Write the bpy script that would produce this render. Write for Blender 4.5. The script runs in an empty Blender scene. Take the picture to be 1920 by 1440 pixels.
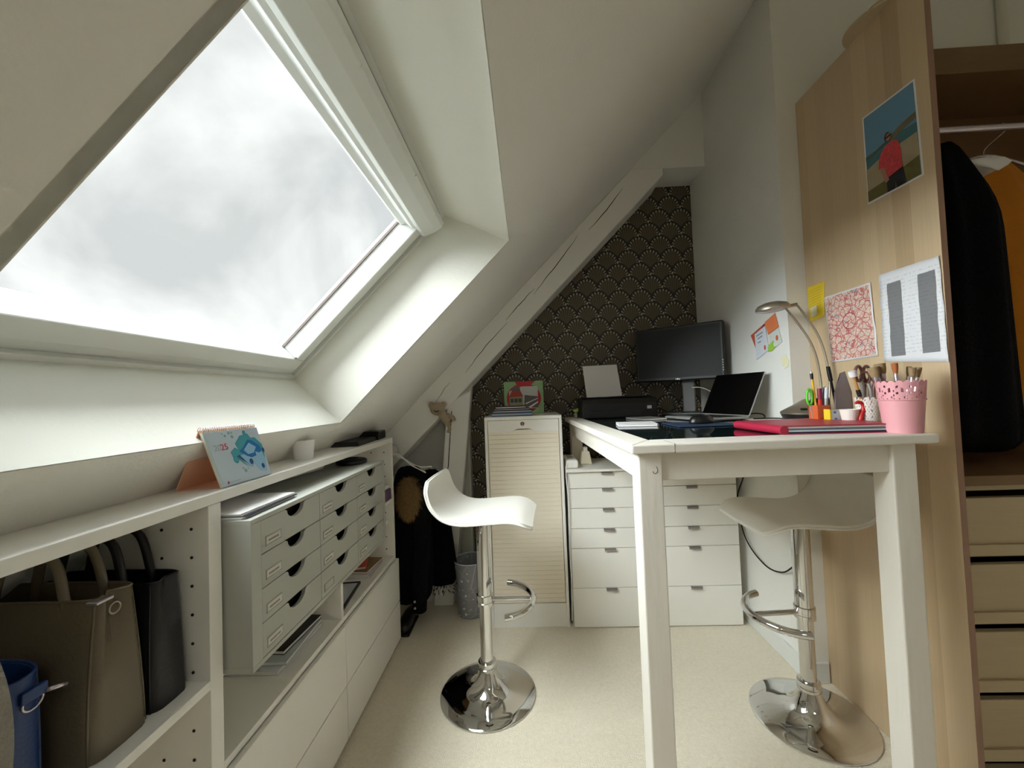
import bpy, bmesh, math, random
from mathutils import Vector, Matrix, noise
R = math.radians
random.seed(7)
scene = bpy.context.scene
COL = scene.collection

# ------------------------------------------------------------------ camera
cd = bpy.data.cameras.new('camera'); cam = bpy.data.objects.new('camera', cd); COL.objects.link(cam)
cd.sensor_width = 36; cd.lens = 740 / 1920 * 36; cd.clip_start = 0.02; cd.clip_end = 200
YAW, PITCH, ROLL = -0.03573775, 0.03010838, -0.0378928
fw = Vector((math.sin(YAW) * math.cos(PITCH), math.cos(YAW) * math.cos(PITCH), math.sin(PITCH)))
rt = fw.cross(Vector((0, 0, 1))).normalized(); up = rt.cross(fw)
r2 = math.cos(ROLL) * rt + math.sin(ROLL) * up; u2 = -math.sin(ROLL) * rt + math.cos(ROLL) * up
mw = Matrix((r2, u2, -fw)).transposed().to_4x4(); mw.translation = Vector((0, 0, 1.28))
cam.matrix_world = mw
scene.camera = cam

# ------------------------------------------------------------------ world and exposure
scene.view_settings.view_transform = 'Standard'; scene.view_settings.look = 'None'
scene.view_settings.gamma = 1.0; scene.view_settings.exposure = 0.15
scene.view_settings.use_curve_mapping = False
SKY = 1.95
w = bpy.data.worlds.new('overcast_sky'); scene.world = w; w.use_nodes = True
nt = w.node_tree; nt.nodes.clear()
tc = nt.nodes.new('ShaderNodeTexCoord'); mp = nt.nodes.new('ShaderNodeMapping')
n1 = nt.nodes.new('ShaderNodeTexNoise'); n1.inputs['Scale'].default_value = 3.0; n1.inputs['Detail'].default_value = 7
n1.inputs['Roughness'].default_value = 0.5; n1.inputs['Distortion'].default_value = 0.35
cr = nt.nodes.new('ShaderNodeValToRGB')
cr.color_ramp.elements[0].position = 0.38; cr.color_ramp.elements[0].color = (0.345, 0.353, 0.356, 1)
cr.color_ramp.elements[1].position = 0.66; cr.color_ramp.elements[1].color = (0.60, 0.60, 0.59, 1)
bg = nt.nodes.new('ShaderNodeBackground'); bg.inputs['Strength'].default_value = SKY
wo = nt.nodes.new('ShaderNodeOutputWorld')
mp.inputs['Location'].default_value = (0.4, 1.3, 0.2)
nt.links.new(tc.outputs['Generated'], mp.inputs['Vector']); nt.links.new(mp.outputs['Vector'], n1.inputs['Vector'])
nt.links.new(n1.outputs['Fac'], cr.inputs['Fac']); nt.links.new(cr.outputs['Color'], bg.inputs['Color'])
nt.links.new(bg.outputs['Background'], wo.inputs['Surface'])
S2 = math.sqrt(0.5)

def portal(name, c, sx, sy):
    l = bpy.data.lights.new(name, 'AREA'); l.shape = 'RECTANGLE'; l.size = sx; l.size_y = sy
    o = bpy.data.objects.new(name, l); COL.objects.link(o)
    # local -Z of the portal points into the room (down and to the right), local X runs along world Y
    zax = Vector((-S2, 0, S2)); xax = Vector((0, 1, 0)); yax = zax.cross(xax)
    m = Matrix((xax, yax, zax)).transposed().to_4x4(); m.translation = Vector(c); o.matrix_world = m
    l.cycles.is_portal = True
    o['kind'] = 'helper'
portal('window_portal', (-0.745, 0.99, 1.70), 1.15, 0.78)
scene.cycles.max_bounces = 14; scene.cycles.diffuse_bounces = 12
# bright diffuse daylight of the thin overcast: a very soft sun standing over the roof side of the skylight
sun = bpy.data.lights.new('daylight', 'SUN'); sun.energy = 31.0; sun.angle = R(84); sun.color = (0.925, 0.98, 1.0)
so = bpy.data.objects.new('daylight', sun); COL.objects.link(so)
so.rotation_euler = Vector((-0.75, -0.08, 0.66)).to_track_quat('Z', 'Y').to_euler()

# dim added fill light behind the camera, lifts surfaces that face it
ll = bpy.data.lights.new('added_fill', 'AREA'); ll.shape = 'DISK'; ll.size = 0.5; ll.energy = 6; ll.color = (1.0, 0.97, 0.92)
lo_ = bpy.data.objects.new('added_fill_light', ll); COL.objects.link(lo_); lo_.location = (0.75, -1.3, 2.45); lo_['kind'] = 'helper'

# ------------------------------------------------------------------ materials
def lin(c):
    return tuple((v / 12.92 if v <= 0.04045 else ((v + 0.055) / 1.055) ** 2.4) for v in [x / 255 for x in c])
MATS = {}
def mat(name, rgb, rough=0.6, metal=0.0, spec=0.5, bump=0.0, bscale=60, var=0.0, vscale=8, coat=0.0, trans=0.0, emit=0, stretch=(1, 1, 1), alpha=1.0, detail=3, sheen=0.0):
    m = bpy.data.materials.new(name); m.use_nodes = True; t = m.node_tree
    b = t.nodes['Principled BSDF']; c = lin(rgb) + (1,)
    b.inputs['Base Color'].default_value = c; b.inputs['Roughness'].default_value = rough
    b.inputs['Metallic'].default_value = metal; b.inputs['Specular IOR Level'].default_value = spec
    b.inputs['Coat Weight'].default_value = coat; b.inputs['Transmission Weight'].default_value = trans
    b.inputs['Alpha'].default_value = alpha; b.inputs['Sheen Weight'].default_value = sheen
    tcn = t.nodes.new('ShaderNodeTexCoord'); mpn = t.nodes.new('ShaderNodeMapping'); mpn.inputs['Scale'].default_value = stretch
    t.links.new(tcn.outputs['Object'], mpn.inputs['Vector'])
    if bump:
        n = t.nodes.new('ShaderNodeTexNoise'); n.inputs['Scale'].default_value = bscale; n.inputs['Detail'].default_value = detail
        bn = t.nodes.new('ShaderNodeBump'); bn.inputs['Strength'].default_value = bump; bn.inputs['Distance'].default_value = 0.01
        t.links.new(mpn.outputs['Vector'], n.inputs['Vector']); t.links.new(n.outputs['Fac'], bn.inputs['Height'])
        t.links.new(bn.outputs['Normal'], b.inputs['Normal'])
    if var:
        n = t.nodes.new('ShaderNodeTexNoise'); n.inputs['Scale'].default_value = vscale; n.inputs['Detail'].default_value = 5
        mx = t.nodes.new('ShaderNodeMix'); mx.data_type = 'RGBA'
        t.links.new(mpn.outputs['Vector'], n.inputs['Vector']); t.links.new(n.outputs['Fac'], mx.inputs['Factor'])
        mx.inputs[6].default_value = tuple(v * (1 - var) for v in c[:3]) + (1,)
        mx.inputs[7].default_value = tuple(min(1, v * (1 + var)) for v in c[:3]) + (1,)
        t.links.new(mx.outputs[2], b.inputs['Base Color'])
    MATS[name] = m
    return m

WALLC = (231, 230, 225)
M_wall = mat('wall_paint', WALLC, 0.75, bump=0.12, bscale=90, var=0.02, vscale=3)
M_reveal = mat('reveal_paint', (224, 223, 214), 0.6, bump=0.08, bscale=70)
M_carpet = mat('cream_carpet', (232, 221, 197), 0.95, spec=0.1, bump=0.9, bscale=230, var=0.12, vscale=70, detail=6, sheen=0.3)
M_frame = mat('window_white', (216, 218, 214), 0.35)
M_gasket = mat('gasket', (96, 82, 76), 0.5)
M_chrome = mat('chrome', (215, 215, 215), 0.05, 1.0)
M_alu = mat('aluminium', (160, 153, 150), 0.45, 0.45)
M_white = mat('white_laminate', (235, 233, 227), 0.4)
M_case = mat('grey_laminate', (176, 177, 169), 0.45)
M_casedark = mat('drawer_inside', (30, 22, 20), 0.7)
M_cream = mat('cream_shutter', (235, 225, 207), 0.5)
M_tablewhite = mat('table_paint', (224, 218, 208), 0.45, bump=0.15, bscale=40, var=0.03, vscale=20, stretch=(1, 1, 0.15))
M_glass_top = mat('dark_glass', (18, 32, 32), 0.04, spec=0.6)
M_leather = mat('white_leather', (230, 227, 219), 0.35, bump=0.05, bscale=200)
M_black = mat('black_plastic', (18, 18, 18), 0.35)
M_blackm = mat('black_matte', (10, 10, 11), 0.7)
M_screen = mat('screen_black', (20, 21, 19), 0.42, spec=0.3)
M_lapscreen = mat('laptop_screen', (2, 2, 3), 0.25)
M_paper = mat('white_paper', (228, 226, 226), 0.7)
M_paperblue = mat('paper_blueish', (200, 206, 214), 0.7)
M_red = mat('red_folder', (166, 36, 62), 0.42)
M_pink = mat('pink_metal', (222, 158, 164), 0.4)
M_lace = mat('white_pot', (232, 224, 216), 0.45)
M_pewter = mat('lamp_pewter', (168, 158, 142), 0.36, 0.8)
M_peach = mat('peach_card', (226, 182, 152), 0.7)
M_black_cloth = mat('black_cloth', (12, 12, 14), 0.95, spec=0.15, bump=0.6, bscale=120, var=0.3, vscale=30)
M_fur_black = mat('black_fur', (10, 10, 11), 0.95, spec=0.1)
M_fur = mat('brown_fur', (150, 120, 76), 0.9, var=0.5, vscale=60)
M_taupe = mat('taupe_leather', (104, 94, 76), 0.22, bump=0.08, bscale=150, var=0.08)
M_blackleather = mat('black_leather', (14, 13, 16), 0.4, bump=0.1, bscale=120)
M_blue = mat('blue_leather', (24, 56, 112), 0.4, bump=0.1, bscale=120, var=0.08)
M_grey_plush = mat('grey_plush', (150, 146, 136), 0.95, bump=1, bscale=120)
M_beige = mat('beige_cloth', (176, 160, 134), 0.95, bump=0.8, bscale=110)
M_orange = mat('orange', (204, 96, 50), 0.6)
M_redo = mat('red_plastic', (196, 38, 34), 0.4)
M_green = mat('green_plastic', (96, 205, 50), 0.4)
M_lime = mat('lime', (160, 205, 70), 0.5)
M_yellow = mat('yellow_note', (226, 196, 44), 0.7)
M_navy = mat('navy', (28, 30, 56), 0.5)
M_bluebook = mat('blue_book', (88, 118, 158), 0.5)
M_purple = mat('purple_box', (110, 84, 110), 0.6)
M_ochre = mat('ochre_cloth', (190, 118, 24), 0.95, bump=0.5, bscale=90, var=0.12)
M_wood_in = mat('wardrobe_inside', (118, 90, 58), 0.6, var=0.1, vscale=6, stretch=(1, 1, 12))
M_drawerwood = mat('drawer_board', (186, 168, 136), 0.55, var=0.08, vscale=8, stretch=(1, 1, 14))
M_brownplastic = mat('brown_plastic', (122, 82, 74), 0.35)
M_bristle = mat('bristle', (150, 126, 92), 0.9, var=0.3, vscale=150)
M_ferrule = mat('ferrule', (205, 196, 204), 0.25, 0.8)
M_greybag = mat('grey_foil', (140, 130, 134), 0.25, 0.4, bump=0.3, bscale=30)
M_silver = mat('silver_plastic', (176, 176, 172), 0.35, 0.5)
M_standgrey = mat('stand_grey', (92, 92, 90), 0.45)
M_crack = mat('crack_dark', (40, 30, 22), 0.9)
M_postit = mat('pale_note', (232, 228, 190), 0.8)
M_bin = None

def nodes_of(name, rough=0.6):
    m = bpy.data.materials.new(name); m.use_nodes = True; t = m.node_tree
    b = t.nodes['Principled BSDF']; b.inputs['Roughness'].default_value = rough
    return m, t, b

class E_:                                   # tiny expression compiler on Math nodes
    def __init__(s, t, v): s.t = t; s.v = v
    def op(s, o, *a):
        n = s.t.nodes.new('ShaderNodeMath'); n.operation = o
        for i, x in enumerate((s,) + a):
            if isinstance(x, E_): s.t.links.new(x.v, n.inputs[i])
            else: n.inputs[i].default_value = x
        return E_(s.t, n.outputs[0])
    def __add__(s, o): return s.op('ADD', o)
    def __sub__(s, o): return s.op('SUBTRACT', o)
    def __mul__(s, o): return s.op('MULTIPLY', o)
    def __truediv__(s, o): return s.op('DIVIDE', o)
    def lt(s, o): return s.op('LESS_THAN', o)
    def gt(s, o): return s.op('GREATER_THAN', o)
    def abs(s): return s.op('ABSOLUTE')
    def sqrt(s): return s.op('SQRT')
    def floor(s): return s.op('FLOOR')
    def rnd(s): return s.op('ROUND')
    def sin(s): return s.op('SINE')
    def mn(s, o): return s.op('MINIMUM', o)
    def mx(s, o): return s.op('MAXIMUM', o)
    def atan2(s, o): return s.op('ARCTAN2', o)
def coords(t, which='Object'):
    tcn = t.nodes.new('ShaderNodeTexCoord'); sp = t.nodes.new('ShaderNodeSeparateXYZ')
    t.links.new(tcn.outputs[which], sp.inputs[0]); return [E_(t, sp.outputs[i]) for i in range(3)], tcn
def mixc(t, fac, a, b):
    n = t.nodes.new('ShaderNodeMix'); n.data_type = 'RGBA'
    if isinstance(fac, E_): t.links.new(fac.v, n.inputs['Factor'])
    else: n.inputs['Factor'].default_value = fac
    for i, x in ((6, a), (7, b)):
        if isinstance(x, tuple): n.inputs[i].default_value = x + (1,)
        else: t.links.new(x, n.inputs[i])
    return n.outputs[2]

def wallpaper_mat():
    m, t, b = nodes_of('fan_wallpaper', 0.5)
    (X, Y, Z), _ = coords(t)
    P, H, RR = 0.146, 0.0905, 0.0735
    v = Z / H; k = v.floor(); dz = (v - k) * H
    def dxof(kk):
        par = kk * 0.5; off = (par - par.floor()) * P     # 0 or P/2
        u = (X + off) / P
        return (u - u.rnd()) * P
    dx0 = dxof(k); dx1 = dxof(k + 1.0)
    d0 = (dx0 * dx0 + dz * dz).sqrt()
    inn = d0.lt(RR)
    # local frame of the owning fan: dx, and height above the foot of that fan
    dx = dx0 * inn + dx1 * (inn * -1 + 1.0)
    hz = (dz + H) * inn + dz * (inn * -1 + 1.0)
    zc = hz - H
    dc = (dx * dx + zc * zc).sqrt()
    ang = dx.atan2(hz)
    ac = dx.atan2(zc + 0.035)
    tip = dc.gt(RR * 0.70) * dc.lt(RR * 0.90) * zc.gt(-0.020) * (ac * 27.0).sin().gt(0.25)
    body = dc.lt(RR * 0.64) * (ang * 50.0).sin().gt(0.1) * ang.abs().lt(0.72) * hz.gt(0.036)
    fill = dc.lt(RR * 0.76) * hz.gt(0.028) * ang.abs().lt(0.76)
    tx = dx0 / 0.0048; tz = (dz - (RR + 0.0080)) / 0.0088
    tear = (tx * tx + tz * tz).lt(1.0) * (inn * -1 + 1.0)
    edge = (d0 - RR).abs().lt(0.0035)
    c = mixc(t, fill, lin((46, 40, 34)), lin((74, 66, 50)))
    c = mixc(t, body, c, lin((106, 97, 76)))
    c = mixc(t, tip, c, lin((172, 163, 138)))
    c = mixc(t, edge, c, lin((36, 31, 27)))
    c = mixc(t, tear, c, lin((204, 192, 164)))
    t.links.new(c, b.inputs['Base Color'])
    return m
M_wallpaper = wallpaper_mat()

def wood_panel_mat(name='oak_panel', a=(178, 153, 120), bb=(208, 184, 150)):
    m, t, b = nodes_of(name, 0.45)
    (X, Y, Z), tcn = coords(t)
    mp = t.nodes.new('ShaderNodeMapping'); mp.inputs['Scale'].default_value = (60, 60, 1.2)
    n = t.nodes.new('ShaderNodeTexNoise'); n.inputs['Scale'].default_value = 3; n.inputs['Detail'].default_value = 4
    t.links.new(tcn.outputs['Object'], mp.inputs[0]); t.links.new(mp.outputs[0], n.inputs['Vector'])
    # veneer strips about 6 cm wide, each with its own tone
    v = t.nodes.new('ShaderNodeTexWhiteNoise'); v.noise_dimensions = '1D'
    t.links.new((((Y + 0.017) / 0.062).floor() + 7.0).v, v.inputs['W'])
    s = E_(t, v.outputs['Value']) * 0.75 + E_(t, n.outputs['Fac']) * 0.45 - 0.1
    c = mixc(t, s, lin(a), lin(bb))
    t.links.new(c, b.inputs['Base Color'])
    return m
M_oak = wood_panel_mat()
M_oakedge = mat('oak_edge', (150, 116, 96), 0.5)

def glass_mat():
    m = bpy.data.materials.new('window_glass'); m.use_nodes = True; t = m.node_tree; t.nodes.clear()
    g = t.nodes.new('ShaderNodeBsdfGlossy'); g.inputs['Roughness'].default_value = 0.02
    tr = t.nodes.new('ShaderNodeBsdfTransparent'); tr.inputs['Color'].default_value = (0.96, 0.975, 0.97, 1)
    mx = t.nodes.new('ShaderNodeMixShader'); o = t.nodes.new('ShaderNodeOutputMaterial')
    mx.inputs[0].default_value = 0.012; t.links.new(tr.outputs[0], mx.inputs[1]); t.links.new(g.outputs[0], mx.inputs[2])
    t.links.new(mx.outputs[0], o.inputs[0]); return m
M_glass = glass_mat()

def map_mat():
    m, t, b = nodes_of('road_map', 0.7)
    (X, Y, Z), tcn = coords(t)
    n = t.nodes.new('ShaderNodeTexNoise'); n.inputs['Scale'].default_value = 26; n.inputs['Detail'].default_value = 3
    t.links.new(tcn.outputs['Object'], n.inputs['Vector'])
    mxv = t.nodes.new('ShaderNodeVectorMath'); mxv.operation = 'MULTIPLY_ADD'; mxv.inputs[1].default_value = (0.03,) * 3
    t.links.new(n.outputs['Color'], mxv.inputs[0]); t.links.new(tcn.outputs['Object'], mxv.inputs[2])
    def vor(sc, w):
        v = t.nodes.new('ShaderNodeTexVoronoi'); v.feature = 'DISTANCE_TO_EDGE'; v.inputs['Scale'].default_value = sc
        t.links.new(mxv.outputs[0], v.inputs['Vector']); return E_(t, v.outputs['Distance']).lt(w)
    c = mixc(t, E_(t, n.outputs['Fac']), lin((190, 205, 190)), lin((240, 196, 176)))
    c = mixc(t, ((E_(t, n.outputs['Fac']) - 0.62) * 20).mx(0.0).mn(0.7), c, lin((120, 176, 184)))
    c = mixc(t, vor(95, 0.10) * 0.45, c, lin((190, 90, 96)))
    c = mixc(t, vor(42, 0.06) * 0.8, c, lin((178, 66, 74)))
    d = ((Y - 1.557) * (Y - 1.557) + (Z - 1.52) * (Z - 1.52)).sqrt()
    ring = (d - 0.03).abs().lt(0.0016)
    c = mixc(t, ring, c, lin((160, 50, 64)))
    t.links.new(c, b.inputs['Base Color']); return m
M_map = map_mat()

def schedule_mat():
    m, t, b = nodes_of('schedule_print', 0.7)
    (X, Y, Z), tcn = coords(t)
    # columns: bands along the sheet width (local y), text rows along z
    band = lambda a, bb: Y.gt(a) * Y.lt(bb)
    rows = (Z * 520.0).sin().gt(0.55)
    wn = t.nodes.new('ShaderNodeTexNoise'); wn.inputs['Scale'].default_value = 160; t.links.new(tcn.outputs['Object'], wn.inputs['Vector'])
    txt = rows * E_(t, wn.outputs['Fac']).gt(0.52) * Z.lt(0.300) * Z.gt(0.035)
    g = (band(0.030, 0.080) + band(0.136, 0.190)).mn(1.0) * Z.lt(0.280) * Z.gt(0.030)
    c = mixc(t, g, lin((222, 222, 226)), lin((122, 122, 124)))
    c = mixc(t, txt * 0.22, c, lin((70, 70, 76)))
    t.links.new(c, b.inputs['Base Color']); return m
M_sched = schedule_mat()

def bin_mat():
    m, t, b = nodes_of('bin_print', 0.4)
    (X, Y, Z), tcn = coords(t)
    a = X.atan2(Y)
    cmb = t.nodes.new('ShaderNodeCombineXYZ')
    t.links.new((a * 0.10).v, cmb.inputs[0]); t.links.new(Z.v, cmb.inputs[1])
    v = t.nodes.new('ShaderNodeTexVoronoi'); v.distance = 'MANHATTAN'; v.inputs['Scale'].default_value = 27
    t.links.new(cmb.outputs[0], v.inputs['Vector'])
    v2 = t.nodes.new('ShaderNodeTexVoronoi'); v2.feature = 'DISTANCE_TO_EDGE'; v2.inputs['Scale'].default_value = 9
    t.links.new(cmb.outputs[0], v2.inputs['Vector'])
    c = mixc(t, E_(t, v2.outputs['Distance']).lt(0.014) * 0.6, lin((146, 147, 150)), lin((196, 198, 202)))
    c = mixc(t, E_(t, v.outputs['Distance']).lt(0.30), c, lin((232, 228, 232)))
    t.links.new(c, b.inputs['Base Color']); return m
M_bin = bin_mat(); M_binin = mat('bin_inside', (196, 200, 214), 0.4, var=0.15, vscale=40)

# ------------------------------------------------------------------ geometry helpers
class MB:
    def __init__(s): s.v = []; s.f = []
    def add(s, vs, fs):
        n = len(s.v); s.v += [tuple(p) for p in vs]; s.f += [tuple(i + n for i in f) for f in fs]; return s
    def box(s, x0, x1, y0, y1, z0, z1):
        return s.add([(x, y, z) for x in (x0, x1) for y in (y0, y1) for z in (z0, z1)],
                     [(0, 1, 3, 2), (4, 6, 7, 5), (0, 4, 5, 1), (2, 3, 7, 6), (0, 2, 6, 4), (1, 5, 7, 3)])
    def prism(s, pts, ax, a, b):
        n = len(pts)
        def mk(p, t):
            return {'x': (t, p[0], p[1]), 'y': (p[0], t, p[1]), 'z': (p[0], p[1], t)}[ax]
        vs = [mk(p, a) for p in pts] + [mk(p, b) for p in pts]
        return s.add(vs, [tuple(range(n)), tuple(range(2 * n - 1, n - 1, -1))] + [(i, (i + 1) % n, n + (i + 1) % n, n + i) for i in range(n)])
    def hexa(s, bot, top):
        return s.add(list(bot) + list(top), [(3, 2, 1, 0), (4, 5, 6, 7)] + [(i, (i + 1) % 4, 4 + (i + 1) % 4, 4 + i) for i in range(4)])
    def quad(s, *p): return s.add(p, [tuple(range(len(p)))])
    def loft(s, rings, caps=True, closed=False):
        n = len(rings[0]); b = []
        for r in rings: b += list(r)
        fs = []
        L = len(rings)
        for j in range(L - 1 + (1 if closed else 0)):
            a0 = j * n; a1 = ((j + 1) % L) * n
            for i in range(n): fs.append((a0 + i, a0 + (i + 1) % n, a1 + (i + 1) % n, a1 + i))
        if caps and not closed:
            fs.append(tuple(range(n - 1, -1, -1))); fs.append(tuple((L - 1) * n + i for i in range(n)))
        return s.add(b, fs)
    def tube(s, pts, r, seg=10, closed=False):
        pts = [Vector(p) for p in pts]; n = len(pts); rings = []
        rr = r if isinstance(r, (list, tuple)) else [r] * n
        nrm = None
        for i, p in enumerate(pts):
            if closed: t = (pts[(i + 1) % n] - pts[i - 1]).normalized()
            else: t = (pts[min(i + 1, n - 1)] - pts[max(i - 1, 0)]).normalized()
            if nrm is None:
                nrm = t.orthogonal().normalized()
            else:
                nrm = (nrm - t * nrm.dot(t)).normalized()
            bb = t.cross(nrm)
            rings.append([p + (nrm * math.cos(2 * math.pi * k / seg) + bb * math.sin(2 * math.pi * k / seg)) * rr[i] for k in range(seg)])
        return s.loft(rings, closed=closed)
    def lathe(s, prof, c=(0, 0, 0), seg=32, caps=True):
        rings = [[(c[0] + r * math.cos(2 * math.pi * k / seg), c[1] + r * math.sin(2 * math.pi * k / seg), c[2] + z) for k in range(seg)] for r, z in prof]
        return s.loft(rings, caps=caps)
    def ball(s, c, rx, ry, rz, seg=14, rings=9, jit=0):
        out = []
        for j in range(rings + 1):
            th = math.pi * (0.02 + 0.96 * j / rings)
            out.append([(c[0] + rx * math.sin(th) * math.cos(2 * math.pi * k / seg) * (1 + random.uniform(-jit, jit)),
                         c[1] + ry * math.sin(th) * math.sin(2 * math.pi * k / seg) * (1 + random.uniform(-jit, jit)),
                         c[2] - rz * math.cos(th)) for k in range(seg)])
        return s.loft(out)
    def xf(s, m):
        s.v = [tuple(m @ Vector(p)) for p in s.v]; return s

def chain(o):
    m = Matrix.Identity(4)
    while o is not None:
        m = o.matrix_basis @ m; o = o.parent
    return m

def build(mb, name, material, parent=None, local=False, smooth=False, bevel=0, label=None, cat=None, group=None, kind=None, sub=0, bseg=2, origin=None):
    """one mesh object; vertices are given in world space unless local"""
    me = bpy.data.meshes.new(name)
    vs = mb.v
    if parent is not None and not local:
        inv = chain(parent).inverted(); vs = [tuple(inv @ Vector(p)) for p in vs]
    if origin is not None:
        vs = [(p[0] - origin[0], p[1] - origin[1], p[2] - origin[2]) for p in vs]
    me.from_pydata(vs, [], mb.f); me.validate()
    bm = bmesh.new(); bm.from_mesh(me); bmesh.ops.recalc_face_normals(bm, faces=bm.faces); bm.to_mesh(me); bm.free()
    for mm in (material if isinstance(material, (list, tuple)) else [material]): me.materials.append(mm)
    if smooth:
        for p in me.polygons: p.use_smooth = True
        if smooth == 'auto': me.set_sharp_from_angle(angle=R(40))
    o = bpy.data.objects.new(name, me); COL.objects.link(o)
    if parent is not None: o.parent = parent
    if origin is not None: o.location = origin
    if bevel:
        md = o.modifiers.new('bevel', 'BEVEL'); md.width = bevel; md.segments = bseg; md.limit_method = 'ANGLE'; md.angle_limit = R(35)
        md.harden_normals = False
    if sub:
        md = o.modifiers.new('sub', 'SUBSURF'); md.levels = sub; md.render_levels = sub
    if label: o['label'] = label
    if cat: o['category'] = cat
    if group: o['group'] = group
    if kind: o['kind'] = kind
    return o

def thing(name, label, cat, loc=(0, 0, 0), rz=0, group=None):
    o = bpy.data.objects.new(name, None); COL.objects.link(o); o.location = loc; o.rotation_euler = (0, 0, rz)
    o['label'] = label; o['category'] = cat; o.empty_display_size = 0.05
    if group: o['group'] = group
    return o
def dup(root, loc, rz, label):
    r = root.copy(); COL.objects.link(r); r.location = loc; r.rotation_euler = (0, 0, rz); r['label'] = label
    for ch in list(root.children):
        c = ch.copy(); COL.objects.link(c); c.parent = r
        for g in list(ch.children):
            d = g.copy(); COL.objects.link(d); d.parent = c
    return r
def struct(mb, name, material, parent=None, **k):
    return build(mb, name, material, parent, kind='structure', **k)
def text(s, size, material, parent, M, name='lettering', ext=0.0003, align='LEFT'):
    cu = bpy.data.curves.new(name, 'FONT'); cu.body = s; cu.size = size; cu.extrude = ext; cu.align_x = align; cu.resolution_u = 3
    o = bpy.data.objects.new(name, cu); COL.objects.link(o)
    bpy.context.view_layer.update()
    me = bpy.data.meshes.new_from_object(o.evaluated_get(bpy.context.evaluated_depsgraph_get()))
    bpy.data.objects.remove(o); bpy.data.curves.remove(cu)
    me.materials.clear(); me.materials.append(material); me.transform(M)
    if parent is not None: me.transform(chain(parent).inverted())
    t = bpy.data.objects.new(name, me); COL.objects.link(t)
    if parent is not None: t.parent = parent
    return t
def axes(o, x, y):
    x = Vector(x).normalized(); y = Vector(y).normalized(); z = x.cross(y)
    m = Matrix((x, y, z)).transposed().to_4x4(); m.translation = Vector(o); return m
def lerp(a, b, t): return tuple(a[i] + (b[i] - a[i]) * t for i in range(len(a)))
def bez(p, n=16):
    """smooth curve through the points (Catmull-Rom)"""
    p = [Vector(q) for q in p]; q = [2 * p[0] - p[1]] + p + [2 * p[-1] - p[-2]]; out = []
    for i in range(1, len(q) - 2):
        for k in range(n):
            t = k / n
            out.append(0.5 * ((2 * q[i]) + (q[i + 1] - q[i - 1]) * t + (2 * q[i - 1] - 5 * q[i] + 4 * q[i + 1] - q[i + 2]) * t * t + (3 * q[i] - q[i - 1] - 3 * q[i + 1] + q[i + 2]) * t ** 3))
    out.append(p[-1]); return out

# ================================================================== ROOM
# sloping ceiling plane: z = x + 1.965 ; skylight openings cut into it
SL = 1.965
OX0, OX1 = -0.767, -0.049            # opening, lower and upper edge
WY = ((0.384, 1.60),)                # the skylight, near and far edge of its opening
XB, XT = -1.08, 1.235                 # foot and head of the slope
YB, YF = -2.4, 2.47
struct(MB().box(-1.2, 3.1, -2.5, 2.9, -0.08, 0), 'floor', M_carpet)
cm = MB()
def sl(x0, x1, y0, y1):
    T = 0.06
    cm.hexa([(x0, y0, x0 + SL), (x1, y0, x1 + SL), (x1, y1, x1 + SL), (x0, y1, x0 + SL)],
            [(x0 - T, y0, x0 + SL + T), (x1 - T, y0, x1 + SL + T), (x1 - T, y1, x1 + SL + T), (x0 - T, y1, x0 + SL + T)])
G_ = 0.002
sl(XB, OX0 - G_, YB, 2.70); sl(OX1 + G_, XT, YB, 2.70)
ys = [YB, WY[0][0] - G_, WY[0][1] + G_, 2.70]
for a, b in ((0, 1), (2, 3)): sl(OX0 - G_, OX1 + G_, ys[a], ys[b])
cm.box(XT - 0.06, 3.1, YB, 1.9, XT + SL, XT + SL + 0.06)
struct(cm, 'ceiling', M_wall)
struct(MB().box(-1.2, XB, YB, 2.8, 0, XB + SL + 0.06), 'wall_left', M_wall)
wb = struct(MB().prism([(-1.2, 0), (1.169, 0), (1.169, 3.15), (-1.08, 0.90), (-1.2, 0.80)], 'y', 2.70, 2.80).prism([(0.69, 2.67), (1.169, 2.67), (1.169, 3.15)], 'y', 2.47, 2.699), 'wall_back', M_wall)
build(MB().box(-0.392, 1.168, 2.6965, 2.70, 0.0, 2.668), 'wallpaper', M_wallpaper, wb)
struct(MB().prism([(1.17, 1.784), (3.1, 1.784), (3.1, 1.90), (1.30, 1.90), (1.30, 2.80), (1.17, 2.80)], 'z', 0, 3.4), 'wall_right', M_wall)
struct(MB().box(3.0, 3.1, YB, 1.9, 0, 3.3), 'wall_side', M_wall)
struct(MB().box(-1.2, 3.1, YB - 0.1, YB, 0, 3.4), 'wall_front', M_wall)
struct(MB().box(1.157, 1.17, 1.784, 2.56, 0, 0.085).box(1.157, 1.25, 1.771, 1.784, 0, 0.085), 'baseboard_right', M_frame, bevel=0.003)

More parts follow.
